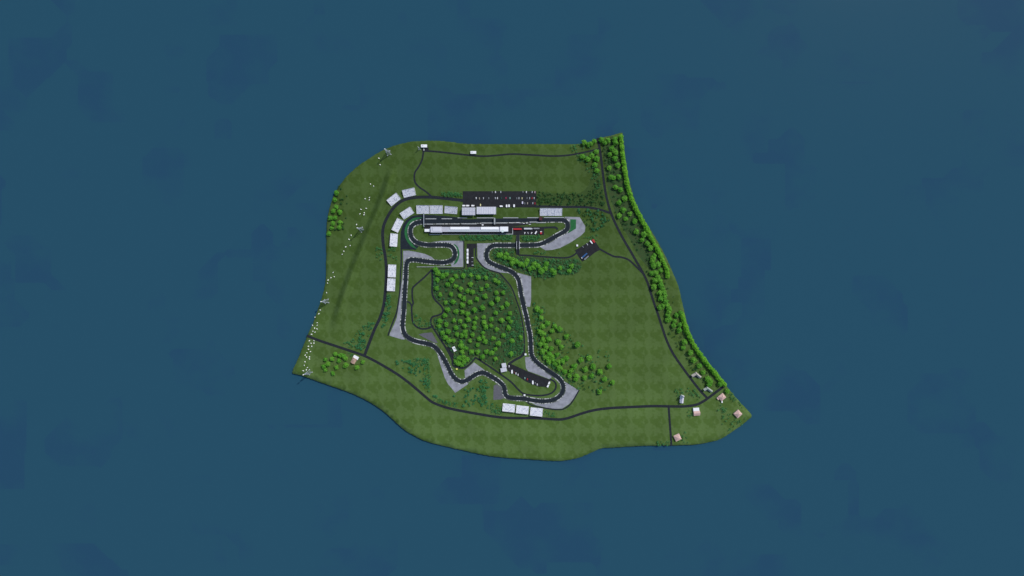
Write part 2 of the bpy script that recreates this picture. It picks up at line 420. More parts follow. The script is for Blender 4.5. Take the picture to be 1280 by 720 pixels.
sheet('forest_floor', [(755, 176), (771, 172), (775.5, 190), (778.5, 215), (783, 236), (791, 258), (802, 280), (814, 303), (824, 322), (828, 336), (818, 340), (808, 332), (797, 318), (788, 300), (778, 284), (768, 262), (761, 240), (757, 210)], FLOOR, 'dark leaf litter between coast road and the north-east tree row', 'ground', smooth=True, jitter=.25)
sheet('forest_floor', [(673, 241), (700, 242), (725, 241), (738, 226), (742, 200), (746.5, 200), (751, 225), (755, 250), (756, 261), (740, 257.5), (700, 256.3), (673, 256)], mat('thicket_grass', (.050, .088, .024), .95, .1, .1, .08, c2=(.038, .070, .018), thr=(.3, .7)), 'darker thicket grass between car park and coast road', 'ground', smooth=True, jitter=.4)
# gravel traps and aprons
GT = [
 ('pale grey gravel trap round the outside of the eastern hairpin', GRAVEL, [(706, 271), (724.5, 271.5), (728, 277), (731.6, 283), (731, 289.5), (726, 294.5), (713.5, 303), (700, 310), (690, 312.5), (682, 313), (675, 308.5), (683, 304), (696, 296.5), (707, 289)]),
 ('pale grey gravel trap squared round the hairpin by the paddock strip', GRAVEL, [(536, 303), (552, 301), (579, 301), (579, 333.8), (565, 333.8), (562.5, 328.5), (569, 324), (570.5, 317.5), (568, 310), (562, 305.5), (536, 305)]),
 ('long pale grey gravel trap wrapping the western bend and its straight', GRAVEL, [(504, 313.5), (511, 313.3), (520, 315), (531, 317.5), (539.5, 321), (545, 326.8), (530, 325.5), (515, 324), (509, 327), (507, 345), (506, 360), (504, 396), (503, 410), (507, 420), (505.5, 424.5), (502, 424), (487, 419.6), (487.5, 416.5), (492, 407), (496, 397), (498, 385), (501, 362), (503, 345), (504, 330)]),
 ('pale grey gravel trap with square end beside the downhill straight', GRAVEL, [(644.7, 340.5), (651, 342), (664, 345.6), (664, 375), (662.7, 383.5), (657, 383.5), (654, 376), (649, 352)]),
 ('pale grey gravel trap west of the looping bend by the copse', GRAVEL, [(596.2, 304.3), (614, 304), (620, 303), (612, 309), (608, 316), (608, 322), (611, 328), (620, 333), (631, 337.5), (634, 341.2), (625, 340.5), (611, 336.2), (604, 332.5), (600, 328), (597, 322.5)]),
 ('small triangle of mid grey asphalt south of the field loop', APRON, [(523, 418), (531, 416.2), (540, 415.6), (547.2, 429), (543.7, 428.7), (535, 424.5), (530, 422)]),
 ('pale grey gravel trap pointing south at the first chicane bend', GRAVEL, [(546.5, 440), (551, 443), (557, 454), (562, 464), (567, 471), (573, 476.5), (580, 477.5), (586.5, 477), (584.5, 480.6), (569, 491.2), (565, 486), (560, 480), (556, 472), (551, 458), (547.5, 446)]),
 ('pale grey gravel trap north of the second chicane bend', GRAVEL, [(592.5, 452.8), (609.5, 465.5), (602, 467), (596, 468), (586, 475), (582, 475), (581, 470), (580.6, 463), (587.5, 457)]),
 ('mid grey asphalt apron west of the kink before the south stands', APRON, [(617, 482), (621, 480), (629, 487), (631.5, 497), (626, 499.4), (616.5, 499.8)]),
 ('pale grey wedge of gravel north of the south paddock', GRAVEL, [(656.2, 446.6), (661, 446), (667.5, 453.5), (690, 470), (688, 474.4), (672, 468), (660, 463.8), (657.5, 460)]),
 ('pale grey gravel trap outside the southern hairpin', GRAVEL, [(703, 476), (707.5, 478), (723, 487.8), (717, 498), (712, 504.5), (703, 510.5), (693, 511), (683, 509.6), (670, 506.5), (660.5, 502), (664, 500), (676, 501), (690, 499), (699, 495), (703, 488)]),
]
for lab, m, poly in GT: sheet('gravel_trap' if m is GRAVEL else 'asphalt_apron', poly, m, lab, 'gravel trap' if m is GRAVEL else 'apron', jitter=.12)
RUN = [(578, 272.5), (560, 270.3), (540, 268.8), (525, 268.4), (515, 270), (508, 274.8), (503.5, 281), (501, 290), (500.5, 300), (500.6, 311.6), (520, 312.2), (524, 307), (516, 300), (513, 290), (516, 281), (526, 276.5), (545, 275.5), (578, 275)]
sheet('runoff_asphalt', RUN, TRACK, 'dark asphalt run-off outside the first bend below the western stands', 'run-off')

# car parks
CARPARK = [(578.5, 239), (670.5, 239), (670.5, 259.3), (578.5, 259.3)]
for lab, poly in (('long rectangular dark asphalt car park north of the main straight', CARPARK),
    ('narrow dark asphalt paddock strip with white trucks between two gravel traps', [(583.5, 304.5), (596, 304.5), (596, 309.5), (592, 310.5), (592, 334), (583.5, 334)]),
    ('dark asphalt paddock east of the pit building', [(634, 283), (680, 283.6), (680, 293.8), (640.5, 293.8), (634, 292.3)]),
    ('dark asphalt pit apron around the long pit building', [(529, 280.3), (560, 280), (640, 279), (668, 278.6), (655, 281.6), (640, 283), (640, 292.2), (552, 292.2), (536, 291.8), (531, 290)]),
    ('small slanted dark asphalt car park with a blue truck', [(718.7, 313), (726, 308.7), (735, 303), (740.6, 299), (745, 303), (750.6, 312), (743.7, 315.6), (735, 322.5), (728, 327), (723.7, 322)]),
    ('slanted dark asphalt paddock inside the southern hairpin', [(635, 453.7), (640.6, 455.6), (660, 464.4), (673, 469.4), (688.7, 475), (683, 483.9), (672, 483), (657.5, 477), (645, 468.7), (635, 463.7), (633, 459)]),
    ('small dark asphalt yard at the edge of the central wood', [(558.3, 433.5), (564.5, 434.5), (567.8, 443), (566, 450), (563.5, 449), (560, 440)]),
    ('tiny dark asphalt yard below the white northern lodge', [(527, 184), (535.5, 184), (536, 189.5), (528, 190)])):
    sheet('car_park', poly, LOT, lab, 'car park')

# roads
ROADS = [
 (3.2, 'dark public road along the southern shore from the west coast to the east coast', [(383.5, 419.5), (397, 425), (415, 431), (430, 436), (445, 441), (456, 445), (470, 452), (484, 460), (497, 468), (510, 477.5), (522, 487.5), (533, 497), (541, 503), (555, 508.5), (570, 512.3), (595, 517), (620, 521), (640, 522.5), (670, 522.7), (697.5, 524.3), (707, 523.3), (715, 521), (730, 516), (745, 512.3), (762, 510.2), (780, 509.2), (815, 507.7), (840, 508), (856, 507.9), (870, 506), (878, 502.3), (885, 497.7), (896, 489.5), (908, 480.5)]),
 (3.7, 'dark access road west of the track from the shore road to the car park', [(455.5, 444.5), (461, 430), (468, 412), (475, 397), (479.5, 382), (481.5, 366), (482.6, 350), (482.8, 335), (481.5, 320), (479.3, 308), (478.3, 292), (480, 281), (485, 270), (491, 261), (500, 252.6), (510, 248.3), (522, 246.6), (538, 246.4), (555, 247.8), (570, 249.6), (579, 250.5)]),
 (2.9, 'dark road from the car park east to the coast road', [(669, 258), (700, 258.6), (720, 258.6), (735, 259.2), (748, 261.5), (757, 264.3), (765, 267)]),
 (2.9, 'dark coast road running down the east side of the island', [(747, 172.5), (750, 188), (752, 203), (754, 220), (756.5, 238), (759.5, 252), (764, 267), (771, 283), (781, 302), (787, 312), (795, 326), (802, 338), (809, 352), (813.5, 366), (818, 380), (822.5, 393), (828, 410), (834, 427), (842, 443), (853, 459), (864, 474), (875, 488), (884, 497.5)]),
 (2.1, 'narrow dark lane along the northern shore', [(529, 188.5), (545, 189.5), (565, 191.6), (590, 194.3), (605, 195.2), (620, 194.3), (640, 192.6), (660, 193.4), (690, 195), (710, 194), (730, 190.5), (748.5, 186.2)]),
 (2.0, 'narrow winding lane from the northern lodge down to the access road', [(529.5, 189), (527.5, 200), (523, 209), (518.6, 216), (518.3, 226), (523, 233), (533, 240), (540, 246)]),
 (2.2, 'narrow dark lane from the slanted car park to the coast road', [(749, 311), (760, 317), (768, 320.6), (777, 321.6), (786, 325), (795, 333), (804, 342)]),
 (2.0, 'narrow dark lane from the bridge to the slanted car park', [(647.6, 317.5), (649.5, 318.9), (660, 319.3), (680, 321), (700, 322.2), (710, 321.8), (717, 319), (723, 314)]),
 (2.6, 'short dark road from the shore road south to the water', [(835.8, 508), (837, 525), (838.5, 545), (839.2, 557)]),
 (2.1, 'dark loop road on the west of the grass field', [(540, 337), (530, 347), (517.5, 358), (515.3, 363), (515.6, 374), (516.5, 379), (514.6, 384), (515, 395), (516, 402), (520, 408), (527, 411), (535, 410.4), (542, 407.3)]),
 (2.2, 'dark loop road between the grass field and the central wood', [(540, 337), (540.4, 352), (540.2, 366), (543.2, 374), (550, 381), (553.4, 386), (553, 391), (548, 394), (540.5, 396.3), (538.3, 402), (540, 407.5), (545.4, 416), (551, 425), (557, 434), (562, 443), (565.3, 450), (566, 456.5), (571, 459.3), (579, 460), (585.5, 456.8), (592, 450), (594.5, 446.7)]),
 (2.1, 'dark service road from the wood round inside the southern hairpin', [(594, 446.6), (605.5, 454), (615, 460.3), (626, 468), (639, 477.6), (647, 486), (654, 491.8), (664, 494), (677, 494.4), (688, 492), (693.7, 487), (695, 481.5), (693, 477), (687, 473.6)]),
 (1.9, 'short dark link from the field loop to the track', [(506.5, 376.5), (510, 377.3), (512.8, 379), (514.6, 382.5)]),
 (1.7, 'thin dark service road along the east edge of the central wood', [(624, 341), (630, 347.5), (637, 355.8), (641.3, 363.5), (644.8, 373.5), (649.2, 386), (652, 398), (654, 409.5), (655.3, 425), (655.5, 440)]),
 (3.0, 'wide dark service road from the wood edge to the south paddock', [(655.6, 439), (652.3, 445), (644, 449.7), (636, 455)]),
 (1.4, 'thin dark service lane round the square gravel trap', [(541, 336.2), (560, 335.6), (579.7, 335.2), (579.9, 320), (579.7, 301)]),
 (1.6, 'thin dark service lane along the west side of the looping bend', [(594.8, 308), (594.8, 320), (597.6, 325.6), (604.4, 333.4), (611, 337.4), (624.5, 341.2)]),
 (1.8, 'thin dark service road along the fence beside the western gravel trap', [(501.6, 311), (501.6, 325), (500.6, 345), (500, 362), (498, 378), (495.6, 391), (491, 403), (486.4, 415), (485, 419.5)]),
 (1.6, 'thin dark service road round the outside of the southern gravel trap', [(656.5, 499), (660, 503.5), (666, 507), (682, 510.2), (697, 512), (705, 511), (712.5, 505.8), (718, 498), (724, 487.5)]),
 (2.4, 'dark lane from the paddock east along the infield', [(678, 284.6), (690, 284.2), (695, 284.6), (697, 287)]),
 (1.6, 'short dark link between the inner service road and the track by the white hut', [(653.7, 491.5), (654, 497)]),
]
for w, lab, pts in ROADS: ribbon('road', pts, w, ASPH, lab, 'road')

# race track
TR = [(536, 277.2), (560, 276.9), (590, 276.4), (620, 275.7), (650, 275.3), (680, 275), (698, 274.8), (704.5, 275.3), (708.6, 278), (709.8, 283), (708, 287.5), (702, 291.5), (695, 295.3), (682.5, 302.3), (675, 305.3), (668.7, 306.2), (650, 306.6), (630, 306.6), (618.7, 306.7), (612.5, 309), (608.9, 314), (607.8, 319.5), (610.3, 326.5), (618.7, 331.3), (630, 335.6), (638.7, 339.4), (643.8, 343.2), (647.8, 348.7), (649.5, 355.5), (650.8, 364.4), (652.6, 373.5), (654.5, 381.2), (656, 388), (657.8, 395), (659.2, 402), (660.7, 410), (662.3, 416.5), (663.1, 424), (663.5, 433), (664, 441.5), (666.6, 448), (673.7, 455.2), (682.5, 461.7), (691.9, 468), (698.5, 473), (703, 479), (704.1, 485), (703, 490), (700, 494.6), (695, 498.3), (687.5, 500.9), (676, 501.5), (663.7, 500), (654.4, 498.3), (642, 497.8), (635, 496.3), (631.5, 492.7), (630.8, 487.8), (629, 482.2), (623, 476.3), (615, 471.2), (607.5, 467), (602.3, 465.9), (596.5, 467.2), (590, 471), (584.2, 475), (577.5, 477), (571.8, 475.3), (566.8, 470.8), (562.8, 464.6), (560.3, 459), (557.5, 453.6), (554.4, 448), (550, 441.2), (545.3, 435.3), (540, 431.5), (532.5, 429.2), (520.6, 426.7), (512.5, 423.4), (507, 419.2), (504.3, 414), (503.2, 407), (503.9, 397), (505, 385), (505.4, 375.6), (506.1, 362), (507.2, 345), (507.5, 333), (509.2, 327.2), (513, 324.8), (520, 324.8), (532.5, 326.6), (549.4, 328.2), (556, 328), (562.5, 326.2), (567.3, 322.6), (568.8, 317.2), (567, 311), (562.3, 307.2), (553, 306.1), (536, 306.2), (526, 304.8), (519.5, 302.2), (515, 297.7), (513, 291.8), (513.1, 286), (515.6, 281.5), (520.5, 278.6), (527.5, 277.4)]
TW = 5.0
ribbon('race_track', TR, TW, TRACK, 'dark asphalt race track winding in a closed circuit round the wood', 'race track', closed=True, step=.8)
zk = nextz()
def kgap(p):
    return 526 < p.x < 690 and p.y < 281
ribbon('kerb', TR, 1.0, KERB, 'dashed white kerb along the outer edge of the race track', 'kerb', closed=True, off=-(TW / 2 + .45), z=zk, lift=.05, step=.8)
ribbon('kerb', TR, 1.0, KERB, 'dashed white kerb along the inner edge of the race track', 'kerb', closed=True, off=(TW / 2 + .45), z=nextz(), lift=.05, step=.8, gaps=kgap)
# green painted run-off strips
tap = lambda w: (lambda t: .4 + w * min(1, t * 5, (1 - t) * 7))
ribbon('green_runoff', [(528, 271.8), (519, 273.6), (513, 277.2), (509.4, 282), (507.6, 287.5), (507.5, 292.5), (508.8, 298), (511.8, 303), (515.6, 307.3), (521, 311)], tap(3.0), GREENP, 'green painted run-off strip round the outside of the first bend', 'run-off')
ribbon('green_runoff', [(567.4, 304.6), (571, 309.5), (572.8, 315.5), (572.5, 321), (570.5, 326.5), (567, 331)], tap(2.4), GREENP, 'green painted crescent outside the hairpin by the paddock strip', 'run-off')
sheet('green_runoff', [(712.8, 274), (720, 274.3), (720, 285.6), (710.5, 291.4), (709.5, 290.4), (713, 286.5)], GREENP, 'green painted block outside the eastern hairpin', 'run-off')

# ------------------------------------------------------------------ trackside walls
def wall(x0, y0, x1, y1, label, name='trackside_wall', w=1.0, hgt=1.1, group=None, m=None):
    m = m or MIDG
    a, b = at(x0, y0), at(x1, y1); c = (a + b) / 2; L_ = (b - a).length; rz = math.atan2(b.y - a.y, b.x - a.x)
    t = thing(name, label, 'wall', (c.x, c.y, 0), rz, group)
    q = MB(); q.box((0, 0, hgt / 2), (L_, w, hgt)); q.build('wall_body', m, t)
    q = MB(); q.box((0, 0, hgt + .1), (L_, w + .5, .2)); q.build('coping', m, t)
for i, (a, b, y) in enumerate(((532, 545.5, 273.6), (552, 565, 273.5), (572, 584, 272.4), (596, 617, 272.4), (629, 648, 272.3), (659, 673, 272.2), (680, 705, 272))):
    wall(a, y, b, y, ['pale trackside wall at the western end of the straight', 'pale trackside wall opposite the pale western block', 'pale trackside wall below the plain covered stand', 'pale trackside wall below the striped covered stand',
        'pale trackside wall below the open lawn beside the car park', 'pale trackside wall just west of the dark red footbridge', 'pale trackside wall below the three bay stand'][i], w=1.5)
for i, (a, b, y) in enumerate(((533, 541, 280.2), (546, 553.5, 280), (563, 574.5, 280), (577, 596, 279.9), (602, 634, 278.8), (662, 672, 277.6), (670, 682, 278.3))):
    wall(a, y, b, y, ['low pale pit wall beside the thin western footbridge', 'low pale pit wall north of the pale western block', 'low pale pit wall north of the first white canopy', 'low pale pit wall between the two white canopies',
        'long low pale pit wall north of the second white canopy', 'low pale pit wall at the pit exit beside the race cars', 'low pale wall on the grass beyond the pit exit'][i], 'pit_wall', w=1.6)
wall(552, 292.9, 640, 292.7, 'long low pale wall behind the pit building', 'boundary_wall', 1.2, 1.3)
wall(537, 293.2, 551, 293.0, 'short pale wall south of the pale western block', 'boundary_wall', 1.6, 1.3)
wall(640.8, 285.5, 640.8, 293.2, 'short pale wall at the west end of the east paddock', 'boundary_wall', 1.4, 1.6)
wall(521, 333.6, 577, 333.4, 'long thin grey wall north of the grass field', 'boundary_wall', .8, 1.1)

# ------------------------------------------------------------------ grandstands
def grandstand(px, py, lp, dp, phi, label, seatm=SEAT, roof=None, bays=1, ribs=0):
    L_, D = lp * M * .985, dp * M * .97
    t = thing('grandstand', label, 'grandstand', at(px, py, 4.0) - Vector((0, 0, 4)), R(phi), 'grandstands round the circuit')
    n = 9; tread = D / n; rise = .62
    q = MB()
    prof = [(-D / 2, 0.0)]
    for i in range(n):
        y = -D / 2 + i * tread; prof += [(y, .9 + i * rise), (y + tread, .9 + i * rise)]
    prof += [(D / 2, 0.0)]
    k = len(prof)
    q.add([(-L_ / 2, y, z) for y, z in prof] + [(L_ / 2, y, z) for y, z in prof],
          [tuple(range(k)), tuple(range(2 * k - 1, k - 1, -1))] + [(i, (i + 1) % k, k + (i + 1) % k, k + i) for i in range(k)])
    q.build('terrace', CONC, t)
    aisle = 1.5; nb = bays * 2; seg = (L_ - 1.0) / nb
    for i in range(n):
        q = MB(); y = -D / 2 + (i + .55) * tread; z = .9 + i * rise
        for b in range(nb):
            x = -L_ / 2 + .5 + (b + .5) * seg
            q.box((x, y, z + .24), (seg - aisle * .6, tread * .62, .44)); q.box((x, y + tread * .30, z + .62), (seg - aisle * .6, .16, .42))
        q.build('seat_row', seatm, t)
    top = .9 + n * rise
    q = MB(); q.box((0, D / 2 + .15, (top + 1.2) / 2), (L_, .25, top + 1.2)); q.build('back_wall', ROOFG if not roof else CONC, t)
    for s in (-1, 1):
        q = MB(); w = [(-D / 2, 0), (D / 2, 0), (D / 2, top + .9), (-D / 2, 1.7)]
        x = s * (L_ / 2 + .14)
        q.add([(x - .12, y, z) for y, z in w] + [(x + .12, y, z) for y, z in w], [(0, 1, 2, 3), (7, 6, 5, 4), (0, 4, 5, 1), (1, 5, 6, 2), (2, 6, 7, 3), (3, 7, 4, 0)])
        q.build('side_wall', WHITE, t)
    for b in range(1, bays):
        q = MB(); x = -L_ / 2 + b * L_ / bays
        w = [(-D / 2 - .1, 0.05), (D / 2 - .2, 0.05), (D / 2 - .2, top + .3), (-D / 2 - .1, 1.9)]
        q.add([(x - .3, y, z) for y, z in w] + [(x + .3, y, z) for y, z in w], [(0, 1, 2, 3), (7, 6, 5, 4), (0, 4, 5, 1), (1, 5, 6, 2), (2, 6, 7, 3), (3, 7, 4, 0)])
        q.build('divider', STEEL, t)
    if roof:
        zr = top + 3.0
        q = MB(); q.add([(-L_ / 2 - .6, -D / 2 - .4, zr + .9), (L_ / 2 + .6, -D / 2 - .4, zr + .9), (L_ / 2 + .6, D / 2 + .9, zr), (-L_ / 2 - .6, D / 2 + .9, zr),
            (-L_ / 2 - .6, -D / 2 - .4, zr + 1.2), (L_ / 2 + .6, -D / 2 - .4, zr + 1.2), (L_ / 2 + .6, D / 2 + .9, zr + .3), (-L_ / 2 - .6, D / 2 + .9, zr + .3)],
            [(3, 2, 1, 0), (4, 5, 6, 7), (0, 1, 5, 4), (1, 2, 6, 5), (2, 3, 7, 6), (3, 0, 4, 7)])
        rf = q.build('roof', roof, t)
        nr = ribs or 5
        q = MB()
        for i in range(nr + 1):
            x = -L_ / 2 + i * L_ / nr
            q.beam((x, -D / 2 - .3, zr + 1.5), (x, D / 2 + .8, zr + .6), .45)
        if not ribs: q.beam((-L_ / 2, 0, zr + .95), (L_ / 2, 0, zr + .95), .5)
        q.build('roof_rib', STEEL, rf)
        for i in range(4):
            q = MB(); x = -L_ / 2 + .8 + i * (L_ - 1.6) / 3; q.box((x, D / 2 - .35, (top + zr) / 2 + .1), (.5, .5, zr - top + .2)); q.build('column', STEEL, t)
    return t
GS = [
 (492.2, 249.3, 15.1, 9.0, 38, 'pale open grandstand slanting beside the outer side of the access road bend', SEAT),
 (511.2, 240.9, 15.3, 9.2, 13, 'pale open grandstand just north of the access road, below the winding lane', SEATB),
 (508.7, 266.4, 15.2, 9.0, 33, 'slanting pale grandstand at the corner of the first bend, inside the access road', SEATB),
 (497.0, 281.6, 16.4, 8.4, 63.4, 'steeply slanted pale grandstand on the west of the first bend', SEATB),
 (492.2, 300.0, 16.2, 8.7, 86, 'upright pale grandstand facing the dark run-off below the first bend', SEAT),
 (528.6, 262.0, 16.0, 10.4, 0, 'western of two touching pale grandstands above the start of the straight', SEATB),
 (545.4, 262.0, 15.6, 10.4, 0, 'eastern of two touching pale grandstands above the start of the straight', SEATB),
 (563.6, 262.6, 15.8, 8.8, -5, 'slightly turned pale grandstand standing alone just west of the car park', SEAT),
 (586.0, 264.6, 16.2, 9.0, 0, 'covered grandstand with plain grey roof below the three white vans', SEAT, ROOFG, 1, 0),
 (608.0, 263.6, 24.0, 8.6, 0, 'long covered grandstand with a roof ribbed in pale stripes, below the car park', SEAT, ROOFL, 1, 8),
 (688.8, 265.0, 27.8, 9.4, 0, 'wide three bay grandstand alone beside the eastern part of the straight', SEATB, None, 3),
 (490.0, 338.6, 15.8, 9.4, 88, 'northern of the paired upright grandstands beside the access road', SEAT),
 (489.0, 355.9, 15.8, 9.4, 87, 'southern of the paired upright grandstands beside the access road', SEAT),
 (636.0, 509.8, 15.5, 9.4, 174, 'western of the three grandstands between shore road and southern hairpin', SEATB),
 (653.1, 512.2, 15.6, 9.4, 174, 'middle of the three grandstands between shore road and southern hairpin', SEATB),
 (670.6, 515.0, 15.4, 9.7, 174, 'eastern of the three grandstands between shore road and southern hairpin', SEATB)]
for a in GS: grandstand(*a)

# ------------------------------------------------------------------ pit building
def rect(x0, y0, x1, y1, z):
    a, b = at(x0, y1, z), at(x1, y0, z); return (a + b) / 2, (b.x - a.x, b.y - a.y)
pc = at(585, 287)
pit = thing('pit_building', 'long low pit building with two bright white canopies on its grey roof', 'pit building', (pc.x, pc.y, 0))
def blk(name, r, z0, z1, m, parent=pit, base=pc):
    c, s = rect(*r, z1); q = MB(); q.box((c.x - base.x, c.y - base.y, (z0 + z1) / 2), (s[0], s[1], z1 - z0)); return q.build(name, m, parent)
blk('wall', (553, 283.9, 624.6, 289.6), 0.0, 9.0, DKWALL)
rf = blk('roof', (552.8, 283.7, 625, 289.8), 9.0, 9.6, ROOFG)
blk('canopy', (562.8, 283.6, 586.6, 286.9), 9.62, 11.2, WHITEM)
blk('canopy', (601, 283.6, 623.2, 286.9), 9.62, 11.2, WHITEM)
blk('roof_panel', (560, 287.1, 624, 289.5), 9.61, 9.85, mat('pale_blue_grey_roofing', (.47, .51, .54), .5, .05, .2, .3), rf)
wb = blk('west_block', (538.2, 283.4, 552.6, 290.4), 0.0, 11.0, ROOFL)
blk('block_roof', (541, 284.4, 551, 288.8), 11.01, 11.8, mat('lavender_membrane', (.62, .62, .67), .5, .05, .2, .3), wb)
blk('entrance_block', (530.7, 286.2, 537.2, 289.6), 0.0, 6.0, WHITE)
blk('link', (537.0, 285.2, 538.4, 287.6), 0.0, 5.0, WHITE)
eb = blk('east_tower', (625.1, 283.3, 635.2, 289.3), 0.0, 12.0, WHITE)
c0 = at(628.2, 288.6, 12.5); q = MB(); q.cyl((c0.x - pc.x, c0.y - pc.y), 3.6, 0, 12.6, 20); q.build('stair_drum', mat('pale_green_panels', (.66, .74, .70), .5, .05, .3, .3), pit)
for i in range(16):
    x = at(556 + i * 4.4, 283.7, 0).x - pc.x; y = at(0, 283.85, 9).y - pc.y
    q = MB(); q.box((x, y + .1, 2.4), (7.0, .25, 4.2)); q.build('garage_door', ROOFG if i % 2 else WHITE, pit)
for i in range(16):
    x = at(556 + i * 4.4, 289.7, 0).x - pc.x; y = at(0, 289.65, 9).y - pc.y
    q = MB(); q.box((x, y - .1, 6.2), (7.4, .25, 2.6)); q.build('window', GLASS, pit)

# ------------------------------------------------------------------ bridges over the track
def footbridge(px, y0, y1, w, label, deckm, z=6.5, rail=STEEL):
    a, b = at(px, y0, z), at(px, y1, z); c = (a + b) / 2; L_ = a.y - b.y
    t = thing('footbridge', label, 'bridge', (c.x, c.y, 0))
    q = MB(); q.box((0, 0, z), (w, L_, .5)); q.build('deck', deckm, t)
    for s in (-1, 1):
        q = MB(); q.box((s * (w / 2 - .12), 0, z + .85), (.2, L_, 1.15)); q.build('railing', rail, t)
        for e in (-1, 1):
            q = MB(); q.box((s * (w / 2 - .4), e * (L_ / 2 - .5), (z - .25) / 2), (.6, .6, z - .25)); q.build('pillar', STEEL, t)
footbridge(529.8, 265.6, 283.2, 2.0, 'thin pale footbridge over the track at the western end of the straight', MASTM, rail=MASTM)
footbridge(618.4, 272.2, 280.4, 3.8, 'pale grey footbridge over the straight near the east pit tower', MIDG, rail=MASTM)
footbridge(676.0, 270.9, 275.4, 8.0, 'dark red footbridge over the straight by the three bay stand', mat('dark_red_boards', (.075, .03, .035), .8, .2, .5, .2), rail=PAINT['darkred'])
def road_bridge():
    a, b = at(647.5, 301.5, 5), at(647.5, 311.5, 5); c = (a + b) / 2; L_ = a.y - b.y; w = 6.2
    t = thing('road_bridge', 'dark road bridge with pale parapets carrying the paddock road over the track', 'bridge', (c.x, c.y, 0))
    q = MB(); q.box((0, 0, 5), (w, L_, .6)); q.build('deck', ASPH, t)
    y1, y2 = L_ / 2, at(0, 293.5).y - c.y
    y3, y4 = -L_ / 2, at(0, 318.6).y - c.y
    for (ya, yb) in ((y1, y2), (y3, y4)):
        q = MB(); q.add([(-w / 2, ya, 5.3), (w / 2, ya, 5.3), (w / 2, yb, .12), (-w / 2, yb, .12), (-w / 2, ya, 0), (w / 2, ya, 0), (w / 2, yb, -.3), (-w / 2, yb, -.3)],
            [(0, 1, 2, 3), (7, 6, 5, 4), (0, 4, 5, 1), (1, 5, 6, 2), (2, 6, 7, 3), (3, 7, 4, 0)]); q.build('ramp', ASPH, t)
    for s in (-1, 1):
        q = MB(); q.box((s * (w / 2 + .45), 0, 5.6), (.8, L_, 1.5)); q.build('parapet', CONC, t)
        for (ya, yb) in ((y1, y2), (y3, y4)):
            x = s * (w / 2 + .3); q = MB()
            q.add([(x - .25, ya, 6.0), (x + .25, ya, 6.0), (x + .25, yb, .9), (x - .25, yb, .9), (x - .25, ya, 0), (x + .25, ya, 0), (x + .25, yb, -.2), (x - .25, yb, -.2)],
                [(0, 1, 2, 3), (7, 6, 5, 4), (0, 4, 5, 1), (1, 5, 6, 2), (2, 6, 7, 3), (3, 7, 4, 0)]); q.build('ramp_wall', APRON, t)
road_bridge()

# ------------------------------------------------------------------ houses and huts
def openings(t, L_, W, z0, hgt, rows=1, nwin=3, wm=WALLW):
    for s in (-1, 1):
        for i in range(nwin):
            for r_ in range(rows):
                x = -L_ / 2 + (i + .5) * L_ / nwin
                q = MB(); q.box((x, s * (W / 2 + .04), z0 + 1.7 + r_ * 2.8), (1.3, .18, 1.3)); f = q.build('window', GLASS, t)
                q = MB(); q.box((x, s * (W / 2 + .1), z0 + 1.0 + r_ * 2.8), (1.6, .3, .14)); q.build('sill', WHITE, f)
    q = MB(); q.box((L_ / 2 + .04, 0, z0 + 1.1), (.18, 1.2, 2.2)); q.build('door', DOOR, t)
def house(px, py, lp, wp, rz, label, wallm, roofm, kind='gable', hgt=4.5, rise=3.5, name='house', chimney=True, rows=1, cat='house', annex=None):
    L_, W = lp * M, wp * M
    loc = at(px, py, hgt) - Vector((0, 0, hgt))
    loc.z = gz(px, py)
    t = thing(name, label, cat, loc, R(rz))
    q = MB()
    if kind == 'gable': q.gable_wall(0, 0, L_, W, 0, hgt, rise)
    else: q.box((0, 0, hgt / 2), (L_, W, hgt))
    q.build('wall', wallm, t)
    q = MB()
    if kind == 'gable': q.gable(0, 0, L_, W, hgt + .02, rise, .7)
    elif kind == 'hip': q.hip(0, 0, L_, W, hgt + .02, rise, .8)
    else: q.box((0, 0, hgt + .2), (L_ + .6, W + .6, .36))
    rf = q.build('roof', roofm, t)
    if chimney and kind != 'flat':
        q = MB(); q.box((L_ * .22, W * .12, hgt + rise * .9), (.9, .9, 2.2)); q.build('chimney', WALLW, rf)
    if kind == 'flat':
        q = MB(); q.box((-L_ * .2, W * .1, hgt + .75), (L_ * .22, W * .25, .7)); q.build('roof_unit', STEEL, rf)
    openings(t, L_, W, 0, hgt, rows, max(2, int(L_ / 4)))
    if annex:
        ax, ay, al, aw, ah, am = annex
        q = MB(); q.box((ax * M, ay * M, ah / 2), (al * M, aw * M, ah)); an = q.build('annex', WALLW, t)
        q = MB(); q.box((ax * M, ay * M, ah + .17), (al * M + .5, aw * M + .5, .3)); q.build('annex_roof', am, an)
    return t
house(442.2, 450.8, 6.4, 5.0, 62, 'brown roofed house with a white flat roofed annex in the south-west trees', WALLB, TILEB, annex=(4.6, -.4, 3.4, 6.4, 4.2, WHITE))
